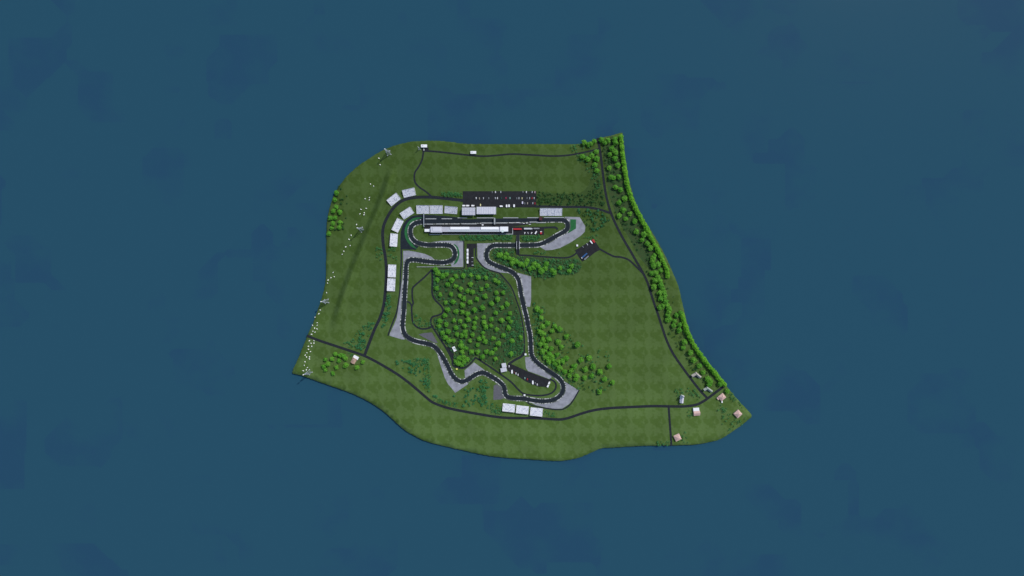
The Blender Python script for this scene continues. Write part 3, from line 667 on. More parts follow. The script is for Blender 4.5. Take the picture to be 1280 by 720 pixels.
def ell_house(pts, W, label, roofm, hgt=4.6, rise=2.8):
    (ax, ay), (cx, cy), (bx, by) = pts     # west end, corner, east end in photo pixels
    A, K, B = (at(x, y, hgt) for x, y in ((ax, ay), (cx, cy), (bx, by)))
    t = thing('house', label, 'house', (K.x, K.y, 0))
    for i, E in enumerate((B, A)):
        d = E - K; L_ = d.length + W * .5; rz = math.atan2(d.y, d.x); mid = d * .5 - d.normalized() * (W * .25 - i * .6)
        up = i * .11
        for nm, fn, mm in (('wall', lambda q: q.gable_wall(0, 0, L_ - i * 1.2, W, 0, hgt - up, rise), WALLB), ('roof', lambda q: q.gable(0, 0, L_ - i * 1.2, W, hgt + .02 - up, rise, .6), roofm)):
            q = MB(); fn(q); c_, s_ = math.cos(rz), math.sin(rz)
            q.v = [(x * c_ - y * s_ + mid.x, x * s_ + y * c_ + mid.y, z) for x, y, z in q.v]
            o = q.build(nm, mm, t)
        for k in range(3):
            for sd in (-1, 1):
                x, y = (k - .8) * L_ / 4, sd * (W / 2 + .03)
                q = MB(); q.box((x * c_ - y * s_ + mid.x, x * s_ + y * c_ + mid.y, 1.9), (1.4, .2, 1.3), rz); q.build('window', GLASS, t)
    d = (A + B) * .5 - K
    q = MB(); q.add([(p.x - K.x, p.y - K.y, .07) for p in (K + (A - K) * .2, A + (K - A) * .1, A + d * .45, B + d * .3, B + (K - B) * .1)], [(0, 1, 2, 3, 4)]); q.build('crook_shade', DKWALL, t)  # dark ground sheet: shadow between the wings, painted in as colour
ell_house(((865.2, 470.2), (870.2, 467.2), (875.6, 471.8)), 5.4, 'beige roofed L-shaped house with shade painted in its crook beside the coast road', TILES)
ell_house(((880.2, 487.6), (884.2, 485.2), (889.8, 489.4)), 5.2, 'grey-green roofed L-shaped house in the angle of coast road and shore road', TILEG)
t4 = house(902.6, 496.4, 7.0, 6.4, 40, 'pink roofed hipped house south of the shore road near the east coast', WALLB, TILEP, 'hip', 4.5, 4.0, annex=(-4.2, 1.6, 3.0, 3.0, 3.6, TILEP))
house(922.5, 517.4, 7.2, 7.0, 42, 'pink roofed hipped house alone at the eastern tip of the island', WALLB, TILEP, 'hip', 4.5, 4.2)
house(871.0, 516.4, 7.2, 5.6, 4, 'pink roofed house with a white flat annex on its north side', WALLB, TILEP, 'gable', 4.2, 2.8, annex=(-.4, 4.6, 7.0, 3.6, 4.4, WHITE))
house(846.9, 546.9, 7.0, 7.0, 25, 'small pink roofed house on the south coast beside the short road', WALLB, TILEP, 'hip', 4.2, 3.8)
ch = house(852.4, 499.4, 8.2, 3.8, 84, 'narrow pale lavender chapel with a spire north of the shore road', WALLW, LAV, 'gable', 6.0, 3.5, 'chapel', False, cat='chapel')
q = MB(); q.box((8.6, 0, 6.5), (4.6, 4.6, 13)); tw = q.build('tower', WALLW, ch)
q = MB(); q.hip(8.6, 0, 4.6, 4.6, 13.02, 7.5, .3); q.build('spire', LAV, tw)
house(530.0, 182.4, 7.2, 3.2, 0, 'white flat roofed lodge on the north shore above the winding lane', WALLW, WHITE, 'flat', 5.0, name='lodge', cat='building')
house(591.7, 190.5, 6.8, 3.0, 0, 'white flat roofed lodge beside the northern shore lane', WALLW, WHITE, 'flat', 4.5, name='lodge', cat='building')
house(567.9, 436.2, 5.8, 3.2, -64, 'small white hut at the yard on the west edge of the wood', WALLW, WHITE, 'flat', 3.5, name='hut', cat='hut')
sp = house(629.6, 462.3, 7.2, 4.6, 12, 'stepped grey-white paddock building at the west end of the south paddock', WALLW, ROOFL, 'flat', 6.0, name='paddock_building', cat='building', annex=(1.6, 5.4, 5.2, 5.0, 7.0, ROOFL))
house(656.9, 443.0, 2.0, 2.0, 0, 'tiny white marshal hut beside the wide service road', WALLW, WHITE, 'flat', 2.8, name='marshal_hut', cat='hut')
house(655.6, 494.0, 1.9, 1.7, 0, 'tiny white marshal hut inside the southern hairpin', WALLW, WHITE, 'flat', 2.8, name='marshal_hut', cat='hut')
house(571.0, 461.3, 2.0, 1.7, 0, 'tiny yellow marshal hut south of the central wood', PAINT['yellow'], mat('yellow_sheet', (.62, .62, .10), .6, .05, .5, .3), 'flat', 2.8, name='marshal_hut', cat='hut')

# ------------------------------------------------------------------ lattice masts
def mast(px, py, label, k=.88, rz=0.0, name='lattice_mast'):
    b = g(px, py); t = thing(name, label, 'mast', b, rz, None)
    Hm = 32.0 * k; bs, ts = 5.2 * k, 1.1 * k
    cs = ((-1, -1), (1, -1), (1, 1), (-1, 1))
    for sx, sy in cs:
        q = MB(); q.beam((sx * bs, sy * bs, 0), (sx * ts, sy * ts, Hm), .72 * k); q.build('leg', MASTM, t)
        q = MB(); q.box((sx * bs, sy * bs, .3), (2.2 * k, 2.2 * k, .8)); q.build('footing', CONC, t)
    q = MB()
    for i in range(6):
        z0, z1 = Hm * i / 6, Hm * (i + 1) / 6
        r0, r1 = bs + (ts - bs) * i / 6, bs + (ts - bs) * (i + 1) / 6
        for (ax, ay), (bx, by) in zip(cs, cs[1:] + cs[:1]):
            q.beam((ax * r0, ay * r0, z0), (bx * r1, by * r1, z1), .25 * k); q.beam((bx * r0, by * r0, z0), (ax * r1, ay * r1, z1), .25 * k)
    q.build('bracing', MASTM, t)
    q = MB(); q.box((0, 0, Hm + .4), (3.6 * k, 3.6 * k, .8)); q.build('platform', MASTM, t)
    q = MB(); q.cyl((0, 0), .5 * k, Hm + .8, 46 * k, 10); q.build('pole', MASTM, t)
    q = MB(); q.cyl((0, 0), 1.5 * k, 42 * k, 46 * k, 14); q.cyl((0, 0), 1.5 * k, 46 * k, 47.5 * k, 14, .6); q.build('antenna_drum', WHITE, t)
mast(485.8, 191.6, 'tall grey lattice mast on the north-west shore, nearest the winding lane', rz=R(20))
mast(452.4, 287.2, 'tall grey lattice mast on the meadow among the sheep, below the western ridge', rz=R(35))
mast(408.4, 376.6, 'tall grey lattice mast with white drum right at the western water edge', rz=R(10))
mast(387.0, 465.2, 'tall grey lattice mast with white drum at the south-west tip of the island', rz=R(45))
mast(524.4, 186.2, 'small pale lattice mast beside the white northern lodge', k=.42)

# ------------------------------------------------------------------ vehicles
def car_parts(colour, L_=4.7, W=2.1):
    key = ('car', colour)
    if key in CACHE: return CACHE[key]
    h = L_ / 2
    q = MB(); prof = [(-h, .35), (h, .35), (h, .75), (h * .55, .95), (h * .30, .98), (-h * .88, 1.0), (-h, .85)]
    k = len(prof)
    q.add([(x, -W / 2, z) for x, z in prof] + [(x, W / 2, z) for x, z in prof], [tuple(range(k)), tuple(range(2 * k - 1, k - 1, -1))] + [(i, (i + 1) % k, k + (i + 1) % k, k + i) for i in range(k)])
    q.box((-.25 * h, 0, 1.50), (L_ * .36, W * .78, .12))
    body = q
    c = MB(); c.add([(-.80 * h, -W * .46, .98), (.34 * h, -W * .46, .98), (.34 * h, W * .46, .98), (-.80 * h, W * .46, .98), (-.58 * h, -W * .39, 1.45), (.06 * h, -W * .39, 1.45), (.06 * h, W * .39, 1.45), (-.58 * h, W * .39, 1.45)],
        [(3, 2, 1, 0), (4, 5, 6, 7), (0, 1, 5, 4), (1, 2, 6, 5), (2, 3, 7, 6), (3, 0, 4, 7)])
    wh = [((sx * h * .62, sy * (W / 2 - .08), .35), .35, .26) for sx in (-1, 1) for sy in (-1, 1)]
    CACHE[key] = (body, c, wh); return CACHE[key]
CACHE = {}; PROTO = {}
def van_parts(L_, W, Ht):
    h = L_ / 2; b = MB()
    prof = [(-h, .45), (h, .45), (h, 1.25), (h * .78, Ht * .78), (h * .62, Ht), (-h, Ht)]; k = len(prof)
    b.add([(x, -W / 2, z) for x, z in prof] + [(x, W / 2, z) for x, z in prof], [tuple(range(k)), tuple(range(2 * k - 1, k - 1, -1))] + [(i, (i + 1) % k, k + (i + 1) % k, k + i) for i in range(k)])
    c = MB(); c.box((h * .87, 0, Ht * .66), (.4, W * .86, Ht * .22)); c.box((h * .62, 0, Ht * .68), (h * .2, W + .04, Ht * .2))
    wh = [((sx * h * .62, sy * (W / 2 - .1), .42), .42, .3) for sx in (-1, 1) for sy in (-1, 1)]
    return b, c, wh
def proto(kind, colour, size):
    key = (kind, colour, size)
    if key in PROTO: return PROTO[key]
    root = bpy.data.objects.new(kind, None); COL.objects.link(root)
    kids = []
    if kind in ('car', 'safety_car'):
        b, c, wh = car_parts(colour); kids.append(b.build('body', PAINT[colour], root)); kids.append(c.build('cabin_glass', GLASS, root))
    elif kind == 'van':
        b, c, wh = van_parts(*size); kids.append(b.build('body', PAINT[colour], root)); kids.append(c.build('windscreen', GLASS, root))
    elif kind == 'race_car':
        b = MB(); b.box((.3, 0, .5), (4.6, .9, .5), 0, .8); b.box((-.9, 0, .55), (1.8, 1.7, .5), 0, .8); b.box((2.4, 0, .3), (.5, 2.1, .12)); b.box((-2.2, 0, 1.0), (.5, 1.6, .12)); b.box((-2.2, 0, .7), (.12, .3, .6))
        kids.append(b.build('body', PAINT[colour], root)); c = MB(); c.cyl((.1, 0), .32, .7, .98, 10); kids.append(c.build('cockpit', GLASS, root))
        wh = [((sx * 1.55, sy * .95, .35), .36, .42) for sx in (-1, 1) for sy in (-1, 1)]
    else:      # truck: cab + box body
        L_, W, Ht, cabc = size; h = L_ / 2; cab = min(2.4, L_ * .28)
        b = MB(); b.box((-cab / 2 - .1, 0, (Ht + .95) / 2), (L_ - cab - .2, W, Ht - .95)); kids.append(b.build('cargo_box', PAINT[colour], root))
        b = MB(); b.box((h - cab / 2, 0, 1.65), (cab, W * .94, 2.3), 0, .93); cb = b.build('cab', PAINT[cabc], root); kids.append(cb)
        c = MB(); c.box((h - .03, 0, 2.05), (.2, W * .8, .8)); wsc = c.build('windscreen', GLASS, cb); KIDS[cb] = [wsc]
        b = MB(); b.box((0, 0, .75), (L_ - .3, W * .5, .3)); kids.append(b.build('chassis', RUBBER, root))
        wh = [((x, sy * (W / 2 - .2), .48), .48, .36) for x in (h - cab * .6, -h * .55, -h * .8) for sy in (-1, 1)]
    for w in wh:
        q = MB(); q.wheel(*w); kids.append(q.build('wheel', RUBBER, root))
    KIDS[root] = kids; PROTO[key] = (root, [False]); return PROTO[key]
def vehicle(kind, px, py, ang, colour, label, cat, group=None, size=None):
    root, used = proto(kind, colour, size)
    loc = g(px, py); loc.z += .14
    if not used[0]:
        used[0] = True; root.location = loc; root.rotation_euler = (0, 0, R(ang)); o = root
        tag(o, label, cat, group)
    else:
        o = copy_thing(root, loc, R(ang), label); o['category'] = cat
        if group: o['group'] = group
ORD = ['first', 'second', 'third', 'fourth', 'fifth', 'sixth', 'seventh', 'eighth', 'ninth', 'tenth', 'eleventh', 'twelfth', 'thirteenth', 'fourteenth', 'fifteenth', 'sixteenth', 'seventeenth', 'eighteenth', 'nineteenth']
G1 = 'cars in the big car park'
rows = {
 'northern row': (240.2, [(615.3, 'grey'), (619.4, 'white'), (626, 'silver'), (653.7, 'grey'), (658, 'white'), (665.2, 'silver'), (668.6, 'pink')]),
 'middle row': (247.8, [(595.3, 'white'), (599.4, 'beige'), (604.4, 'silver'), (611, 'grey'), (619.2, 'silver'), (621.8, 'white'), (626.8, 'green'), (632.5, 'magenta'), (637.5, 'teal'), (646, 'grey'), (648.7, 'silver'), (652.6, 'yellow'), (658.8, 'grey'), (662, 'silver'), (665.2, 'red'), (667.7, 'silver')]),
 'southern row': (254.2, [(656, 'grey'), (659.4, 'beige'), (662.8, 'black'), (666, 'silver'), (668.7, 'red')])}
for rn, (y, cars) in rows.items():
    for i, (x, c) in enumerate(cars):
        vehicle('car', x, y + random.uniform(-.2, .2), 90 if random.random() < .5 else -90, c, f'{c} car, {ORD[i]} from the west in the {rn} of the big car park', 'car', G1)
vehicle('van', 653.1, 253.4, 90, 'lavender', 'pale lavender van at the west end of the southern car park row', 'van', None, (6.5, 3.2, 2.9))
vehicle('van', 600.7, 256.4, 90, 'yellow', 'cream van parked crosswise above the striped covered stand', 'van', None, (6.5, 2.4, 2.8))
T8 = (7.6, 3.6, 3.6, 'white')
G2 = 'white trucks along the south edge of the car park'
for i, (x, y) in enumerate(((580, 257.3), (584.8, 257.3), (591.2, 257.3), (626.6, 258.0), (633.3, 257.6), (636.3, 257.4), (642.6, 257.4))):
    ang, sz = (0, T8) if i < 4 else (90, (6.6, 3.9, 3.6, 'white'))
    vehicle('truck', x, y, ang, 'white', ['white truck at the west corner of the car park above the plain covered stand', 'white truck second from the west above the plain covered stand', 'white truck third from the west above the plain covered stand', 'long white truck on the car park edge just east of the striped covered stand',
        'white truck, western of the close pair on the car park edge', 'white truck, eastern of the close pair on the car park edge', 'white truck alone on the car park edge, the easternmost one there'][i], 'truck', G2, sz)
# east paddock
vehicle('truck', 646.9, 286.5, 0, 'red', 'long red team truck parked beside the east pit tower', 'truck', None, (21.0, 3.8, 4.0, 'red'))
vehicle('truck', 660.2, 286.0, 0, 'silver', 'long silver team truck in the middle of the east paddock', 'truck', None, (21.0, 3.8, 4.0, 'silver'))
vehicle('truck', 670.6, 285.8, 0, 'grey', 'dark grey team truck at the east end of the paddock row', 'truck', None, (15.0, 3.2, 3.8, 'grey'))
for i, (x, c, a) in enumerate(((655.9, 'white', 70), (660.1, 'silver', 110), (664.4, 'white', 55))):
    vehicle('car', x, 291.4, a, c, ['white car at the west end of the row south of the team trucks', 'silver car between two white ones south of the team trucks', 'white car parked next to the white van in the east paddock'][i], 'car', 'cars in the east paddock')
vehicle('van', 669.8, 290.8, 60, 'white', 'white van parked aslant in the east paddock', 'van', None, (8.0, 2.8, 3.0))
vehicle('truck', 676.2, 291.0, 90, 'red', 'short red truck at the south-east corner of the east paddock', 'truck', None, (7.0, 4.6, 3.4, 'white'))
for i, (x, y, c) in enumerate(((639.6, 277.7, 'white'), (647.2, 277.4, 'white'), (650.6, 277.9, 'silver'), (654.7, 278.4, 'white'), (658.7, 278.3, 'silver'), (662.3, 279.6, 'white'))):
    vehicle('race_car', x, y + .9, 0, c, f'{c} single seat race car, {ORD[i]} from the west in the pit exit', 'race car', 'race cars in the pit exit')
vehicle('van', 603.4, 281.2, 0, 'white', 'small white van alone in the pit lane between the two canopies', 'van', None, (4.8, 2.4, 2.4))
# slanted car park
vehicle('van', 721.4, 306.8, 90, 'white', 'white van on the grass beside the slanted car park', 'van', None, (5.2, 3.8, 3.0))
vehicle('truck', 738.9, 302.8, -52, 'white', 'white truck at the north corner of the slanted car park', 'truck', None, (9.5, 3.0, 3.4, 'white'))
vehicle('truck', 741.8, 301.4, -52, 'red', 'red truck beside the white truck in the slanted car park', 'truck', None, (9.0, 4.4, 3.6, 'red'))
vehicle('car', 734.0, 305.4, -52, 'silver', 'silver car just west of the white truck in the slanted car park', 'car')
vehicle('car', 728.6, 308.6, -52, 'grey', 'grey car at the west edge of the slanted car park', 'car')
vehicle('truck', 730.2, 319.7, 222, 'blue', 'blue truck with a white cab in the slanted car park', 'truck', None, (18.0, 3.6, 4.0, 'white'))
vehicle('truck', 733.0, 322.2, 222, 'grey', 'dark grey truck beside the blue truck in the slanted car park', 'truck', None, (13.0, 3.0, 3.8, 'silver'))
# paddock strip
for i, y in enumerate((313.2, 317.7, 322.6, 327.4)):
    vehicle('truck', 584.6, y, 90 if i % 2 else -90, 'white', ['northernmost', 'second from the north', 'third from the north', 'southernmost'][i] + ' white truck in the paddock strip by the square gravel trap', 'truck', 'white trucks in the paddock strip', (8.0, 4.4, 3.6, 'white'))
for i, (x, y, c) in enumerate(((590.6, 322, 'silver'), (590.2, 324.6, 'black'), (590.2, 327.2, 'grey'), (590.8, 331.5, 'silver'))):
    vehicle('car', x, y, 0, c, ['northernmost silver', 'black', 'dark grey', 'southernmost silver'][i] + ' car in the paddock strip facing the white trucks', 'car', 'cars in the paddock strip')
# south paddock
vehicle('truck', 640.0, 464.4, 92, 'white', 'white truck beside the stepped paddock building', 'truck', None, (8.6, 3.8, 3.6, 'white'))
for i, (x, y, c) in enumerate(((636.4, 457.9, 'white'), (643.1, 465.7, 'darkred'), (645.0, 466.9, 'white'), (647.6, 468.4, 'white'), (656.1, 472.7, 'teal'), (659.2, 474.0, 'red'), (662.5, 475.4, 'navy'), (668.9, 478.9, 'grey'), (671.5, 480.7, 'white'), (674.5, 482.0, 'black'))):
    vehicle('car', x, y, 90, c, ['white car by the north-east corner of the stepped paddock building', 'dark red car next to the white truck in the south paddock', 'white car next to the dark red one in the south paddock', 'white car with an empty space east of it in the south paddock', 'pale teal car next to the bright red one in the south paddock', 'bright red car in the middle of the south paddock', 'dark blue car in the south paddock', 'grey car just east of a white truck in the south paddock', 'white car between grey and black cars in the south paddock', 'black car near the two end trucks of the south paddock'][i], 'car', 'cars in the south paddock')
vehicle('truck', 666.0, 477.8, 92, 'white', 'white truck in the middle of the south paddock row, beside the dark blue car', 'truck', None, (8.6, 3.8, 3.6, 'white'))
vehicle('truck', 686.4, 478.4, 62, 'white', 'northern white truck at the east end of the south paddock', 'truck', None, (6.6, 3.9, 3.6, 'white'))
vehicle('truck', 684.8, 482.2, 62, 'white', 'southern white truck at the east end of the south paddock', 'truck', None, (6.6, 3.9, 3.6, 'white'))
# others
vehicle('car', 530.0, 187.2, 90, 'white', 'white car in the tiny yard below the northern lodge', 'car')
vehicle('van', 902.1, 501.9, 90, 'white', 'white van south of the pink roofed house near the east coast', 'van', None, (5.2, 2.8, 2.8))

# ------------------------------------------------------------------ sheep
SHEEP = [(474, 198), (475.3, 206), (463.3, 230), (467.2, 232.8), (456.6, 248.6), (462, 247.2), (462, 250), (451.6, 262), (450.3, 267.3), (455.6, 266), (455.3, 268.6), (457.8, 260.6), (439.2, 294), (436.7, 299.4), (446, 280.6), (438, 307.2), (432.6, 308.6), (430, 313.9), (416.6, 340.7), (418, 345.8), (414, 347), (409.7, 354), (408.6, 366), (400.5, 387.5), (394, 396.6), (396.7, 403.3), (391, 406.7), (396.7, 406.6), (396.6, 411.2), (391.2, 414), (394, 415.3), (390, 417.8), (387.2, 425.7), (392.8, 426), (392.7, 428.7), (386, 432.7), (390, 432.7), (386, 436.7), (388.5, 439.4), (381.9, 443.7), (383.4, 446), (387.2, 446), (387.2, 448.7), (380.6, 456.7), (384.6, 459.4), (383.2, 462), (379.5, 463.4), (428, 318), (410.5, 350), (399, 392), (393.5, 410), (389, 429), (384, 441), (381.5, 452)]
def sheep_mesh():
    """one continuous body: trunk, neck, head, legs grown from a skinned skeleton"""
    s = 2.1
    V = [((0, 0, .72), .36), ((.32, 0, .74), .34), ((-.36, 0, .74), .35), ((.62, 0, .92), .17), ((.80, 0, 1.02), .14), ((1.0, 0, .92), .09), ((-.62, 0, .70), .09)]
    E = [(0, 1), (0, 2), (1, 3), (3, 4), (4, 5), (2, 6)]
    for x, par in ((.34, 1), (-.36, 2)):
        for y in (-.17, .17):
            n = len(V); V += [((x, y, .42), .10), ((x + .02, y, .22), .06), ((x, y, .02), .055)]; E += [(par, n), (n, n + 1), (n + 1, n + 2)]
    me = bpy.data.meshes.new('sheep'); me.from_pydata([tuple(c * s for c in p) for p, _ in V], E, [])
    o = bpy.data.objects.new('sheep', me); COL.objects.link(o)
    sk = o.modifiers.new('skin', 'SKIN'); o.modifiers.new('sub', 'SUBSURF').levels = 1
    for i, (_, r_) in enumerate(V): me.skin_vertices[0].data[i].radius = (r_ * s, r_ * s)
    me.skin_vertices[0].data[0].use_root = True
    dg = bpy.context.evaluated_depsgraph_get(); dg.update()
    out = bpy.data.meshes.new_from_object(o.evaluated_get(dg))
    bpy.data.objects.remove(o); bpy.data.meshes.remove(me)
    out.name = 'sheep'; out.materials.clear(); out.materials.append(WOOL); out.materials.append(SKIN)
    for p in out.polygons:
        p.use_smooth = True
        c = p.center
        p.material_index = 1 if (c.x > .86 * s or c.z < .34 * s) else 0
    return out
SM = sheep_mesh()
for i, (x, y) in enumerate(SHEEP):
    o = link('sheep', SM); o.location = g(x, y); o.rotation_euler = (0, 0, random.uniform(0, 6.28)); k = random.uniform(.9, 1.12); o.scale = (k * 1.15, k * 1.4, k * 1.05)
    zone = ('white sheep on the grass of the north-west shore', 'sheep of the north-west shore') if y < 215 else \
           ('white sheep grazing on the meadow between western ridge and coastal trees', 'sheep below the western ridge') if y < 330 else \
           ('white sheep grazing close to the western water edge north of the shore road', 'sheep at the western water edge') if y < 421 else \
           ('white sheep grazing south of the shore road near the south-west tip', 'sheep of the south-west tip')
    tag(o, zone[0], 'sheep', zone[1])

# ------------------------------------------------------------------ trees
def leaf_blob(q, c, r, n, size, rnd, flat=1.0):
    for _ in range(n):
        while True:
            d = Vector((rnd.uniform(-1, 1), rnd.uniform(-1, 1), rnd.uniform(-1, 1)))
            if .2 < d.length < 1: break
        d = d.normalized() * (d.length ** .35)
        p = Vector(c) + Vector((d.x * r, d.y * r, d.z * r * flat))
        nrm = (d + Vector((rnd.uniform(-.6, .6), rnd.uniform(-.6, .6), rnd.uniform(.5, 1.6)))).normalized()
        u = nrm.orthogonal().normalized(); u.rotate(Matrix.Rotation(rnd.uniform(0, 6.28), 3, nrm)); v = nrm.cross(u)
        s = size * rnd.uniform(.6, 1.25)
        q.add([p - u * s, p - v * s * .6, p + u * s, p + v * s * .6], [(0, 1, 2, 3)])
def crown_mesh(seed, r, ht, leafs, size, m):
    rnd = random.Random(seed); q = MB()
    leaf_blob(q, (0, 0, ht * .62), r * .62, leafs // 4, size, rnd, .85)
    k = rnd.randint(6, 8)
    for i in range(k):
        a = 6.2832 * (i + rnd.uniform(-.3, .3)) / k; d = r * rnd.uniform(.45, .72)
        leaf_blob(q, (d * math.cos(a), d * math.sin(a), ht * rnd.uniform(.45, .7)), r * rnd.uniform(.28, .42), leafs * 3 // 4 // k, size, rnd, .9)
    leaf_blob(q, (rnd.uniform(-1, 1) * r * .15, rnd.uniform(-1, 1) * r * .15, ht * .82), r * .34, leafs // 7, size, rnd)
    me = bpy.data.meshes.new('crown'); me.from_pydata(q.v, [], q.f); me.materials.append(m); return me
def trunk_mesh(ht, r):
    q = MB(); q.cyl((0, 0), r, -.4, ht * .62, 8, r * .45)
    for a in (0.3, 2.4, 4.4): q.beam((0, 0, ht * .35), (math.cos(a) * ht * .2, math.sin(a) * ht * .2, ht * .6), r * .6)
    me = bpy.data.meshes.new('trunk'); me.from_pydata(q.v, [], q.f); me.materials.append(BARK); return me
TB = [crown_mesh(10 + i, 6.9, 9.0, 340, 1.45, LEAF_B) for i in range(6)]
TH = [crown_mesh(40 + i, 6.4, 9.5, 330, 1.45, LEAF_H) for i in range(4)]
TK = trunk_mesh(10.0, .42)
def shrub_mesh(seed, r, m, n=70):
    rnd = random.Random(seed); q = MB()
    q.cyl((0, 0), .12, -.3, r * .7, 5, .06)
    for i in range(3):
        leaf_blob(q, (rnd.uniform(-.5, .5) * r, rnd.uniform(-.5, .5) * r, r * rnd.uniform(.5, .8)), r * rnd.uniform(.45, .7), n // 3, .62, rnd)
    me = bpy.data.meshes.new('shrub'); me.from_pydata(q.v, [], q.f); me.materials.append(m); return me
SD = [shrub_mesh(60 + i, 3.3, LEAF_D, 100) for i in range(4)]
ST = [shrub_mesh(70 + i, 3.8, LEAF_T, 110) for i in range(4)]
def tree(px, py, crowns, name, label, group, k=1.0, zc=7.0):
    p = at(px, py, zc * k + gz(px, py)); z = gz(px, py)
    t = thing(name, label, 'tree', (p.x, p.y, z), random.uniform(0, 6.28), group); s = k * random.uniform(.88, 1.14)
    t.scale = (s, s, s * random.uniform(.85, 1.15))
    link('crown', random.choice(crowns), t); link('trunk', TK, t)
def win(x0, y0, pts): return [(x0 + a / 16, y0 + b / 16) for a, b in pts]
T_FOREST = win(535, 330, [(200, 180), (290, 235), (370, 200), (180, 320), (555, 245), (700, 235), (855, 225), (1000, 265), (1155, 275), (475, 320), (385, 410), (550, 445), (850, 405), (655, 500), (1180, 430), (1065, 500), (790, 540), (890, 565), (170, 490), (240, 615), (455, 605), (635, 640), (715, 695), (1140, 650), (975, 705), (155, 115)]) \
 + win(600, 330, [(300, 320), (365, 365), (325, 570), (460, 575), (350, 705)]) \
 + win(535, 370, [(350, 130), (500, 120), (835, 125), (685, 185), (390, 275), (560, 310), (685, 325), (925, 280), (1090, 240), (330, 390), (785, 360), (800, 475), (955, 445), (1115, 425), (515, 490), (640, 500), (235, 505), (365, 575), (930, 545), (1120, 535), (730, 600), (555, 640), (920, 640), (1150, 625), (215, 600), (1260, 160)]) \
 + win(600, 370, [(235, 155), (540, 165), (440, 235), (320, 340), (600, 350), (225, 470), (430, 485), (570, 450), (615, 510), (220, 600), (330, 670), (570, 640)]) \
 + win(535, 405, [(285, 180), (405, 155), (575, 210), (740, 165), (680, 230), (750, 240), (890, 220), (350, 270), (1095, 180), (1100, 270), (1020, 300), (505, 335), (655, 365), (835, 340), (1145, 350), (990, 425), (420, 330), (600, 470), (755, 490), (995, 560), (870, 560), (680, 560), (1165, 555), (1250, 590), (700, 660), (620, 690), (1090, 660), (550, 405)]) \
 + win(600, 405, [(465, 230), (265, 290), (370, 390), (640, 340), (810, 270), (310, 505), (240, 580), (620, 600), (310, 700)]) + [(575, 448.5), (580, 452.5), (573, 454.5), (583.5, 449.5), (569.5, 452), (577, 456)]
T_CN = win(600, 300, [(420, 290), (530, 280), (590, 365), (660, 400), (720, 430), (820, 480), (920, 470), (640, 460), (1060, 550), (1160, 520), (1220, 600)]) + win(670, 305, [(190, 480), (110, 550), (485, 475), (715, 440), (670, 540), (360, 570)])
T_CE = win(660, 375, [(180, 175), (260, 235), (265, 360), (390, 470), (290, 530), (540, 530), (635, 580), (475, 620), (225, 630), (295, 675)]) \
 + win(660, 410, [(770, 170), (300, 240), (415, 230), (600, 280), (340, 340), (670, 385), (330, 450), (465, 420), (425, 530), (585, 535), (390, 600), (495, 640), (765, 610), (620, 680), (985, 340), (1060, 640), (1230, 600)]) \
 + win(710, 450, [(130, 130), (60, 220), (345, 190), (505, 125), (825, 125), (640, 240), (170, 330), (330, 360), (480, 320), (735, 385), (895, 450), (635, 640)])
T_NE = win(700, 170, [(485, 125), (570, 165), (690, 100), (830, 70), (960, 85), (1100, 65), (900, 130), (730, 310), (635, 390), (455, 410), (560, 460), (735, 450), (700, 570), (740, 690), (1030, 250), (1110, 330), (1000, 365), (1095, 450), (1160, 580), (990, 630), (1110, 130), (620, 150)]) \
 + win(735, 205, [(455, 260), (515, 270), (620, 250), (550, 460), (650, 510), (600, 15), (740, 690)]) + win(750, 250, [(385, 50), (465, 200), (605, 270), (385, 310), (525, 375), (695, 430), (730, 630), (880, 690)]) \
 + win(780, 290, [(365, 160), (470, 235), (530, 325), (610, 470), (590, 530), (570, 590), (600, 660), (680, 640), (400, 40)])
T_EC = win(790, 330, [(450, 40), (520, 20), (575, 130), (395, 185), (480, 180), (520, 260), (460, 330), (530, 310), (570, 350), (440, 450), (580, 430), (610, 500), (560, 580), (640, 580), (660, 640), (580, 690)]) \
 + win(810, 370, [(260, 55), (330, 20), (360, 120), (300, 200), (245, 235), (380, 185), (420, 250), (420, 320), (400, 390), (430, 460), (390, 480), (575, 385), (540, 505), (520, 590), (640, 580), (630, 690), (655, 340)]) \
 + win(830, 410, [(310, 50), (410, 280), (395, 400), (530, 500), (590, 640)]) + win(840, 455, [(560, 40), (630, 170), (770, 340), (750, 410), (960, 400), (715, 300), (1110, 550)])
T_W = win(405, 260, [(190, 50), (310, 80), (120, 200), (220, 195), (175, 300), (320, 290), (145, 400), (300, 385), (95, 510)]) + win(395, 225, [(400, 250), (370, 390), (400, 540), (340, 620), (470, 640)])
T_SW = win(360, 430, [(740, 310), (880, 300), (940, 205), (1040, 230), (1100, 240), (1140, 290), (1010, 340), (800, 400), (710, 450), (740, 520), (960, 470), (1160, 420), (890, 590)]) + win(430, 430, [(370, 360), (260, 470), (20, 440)])
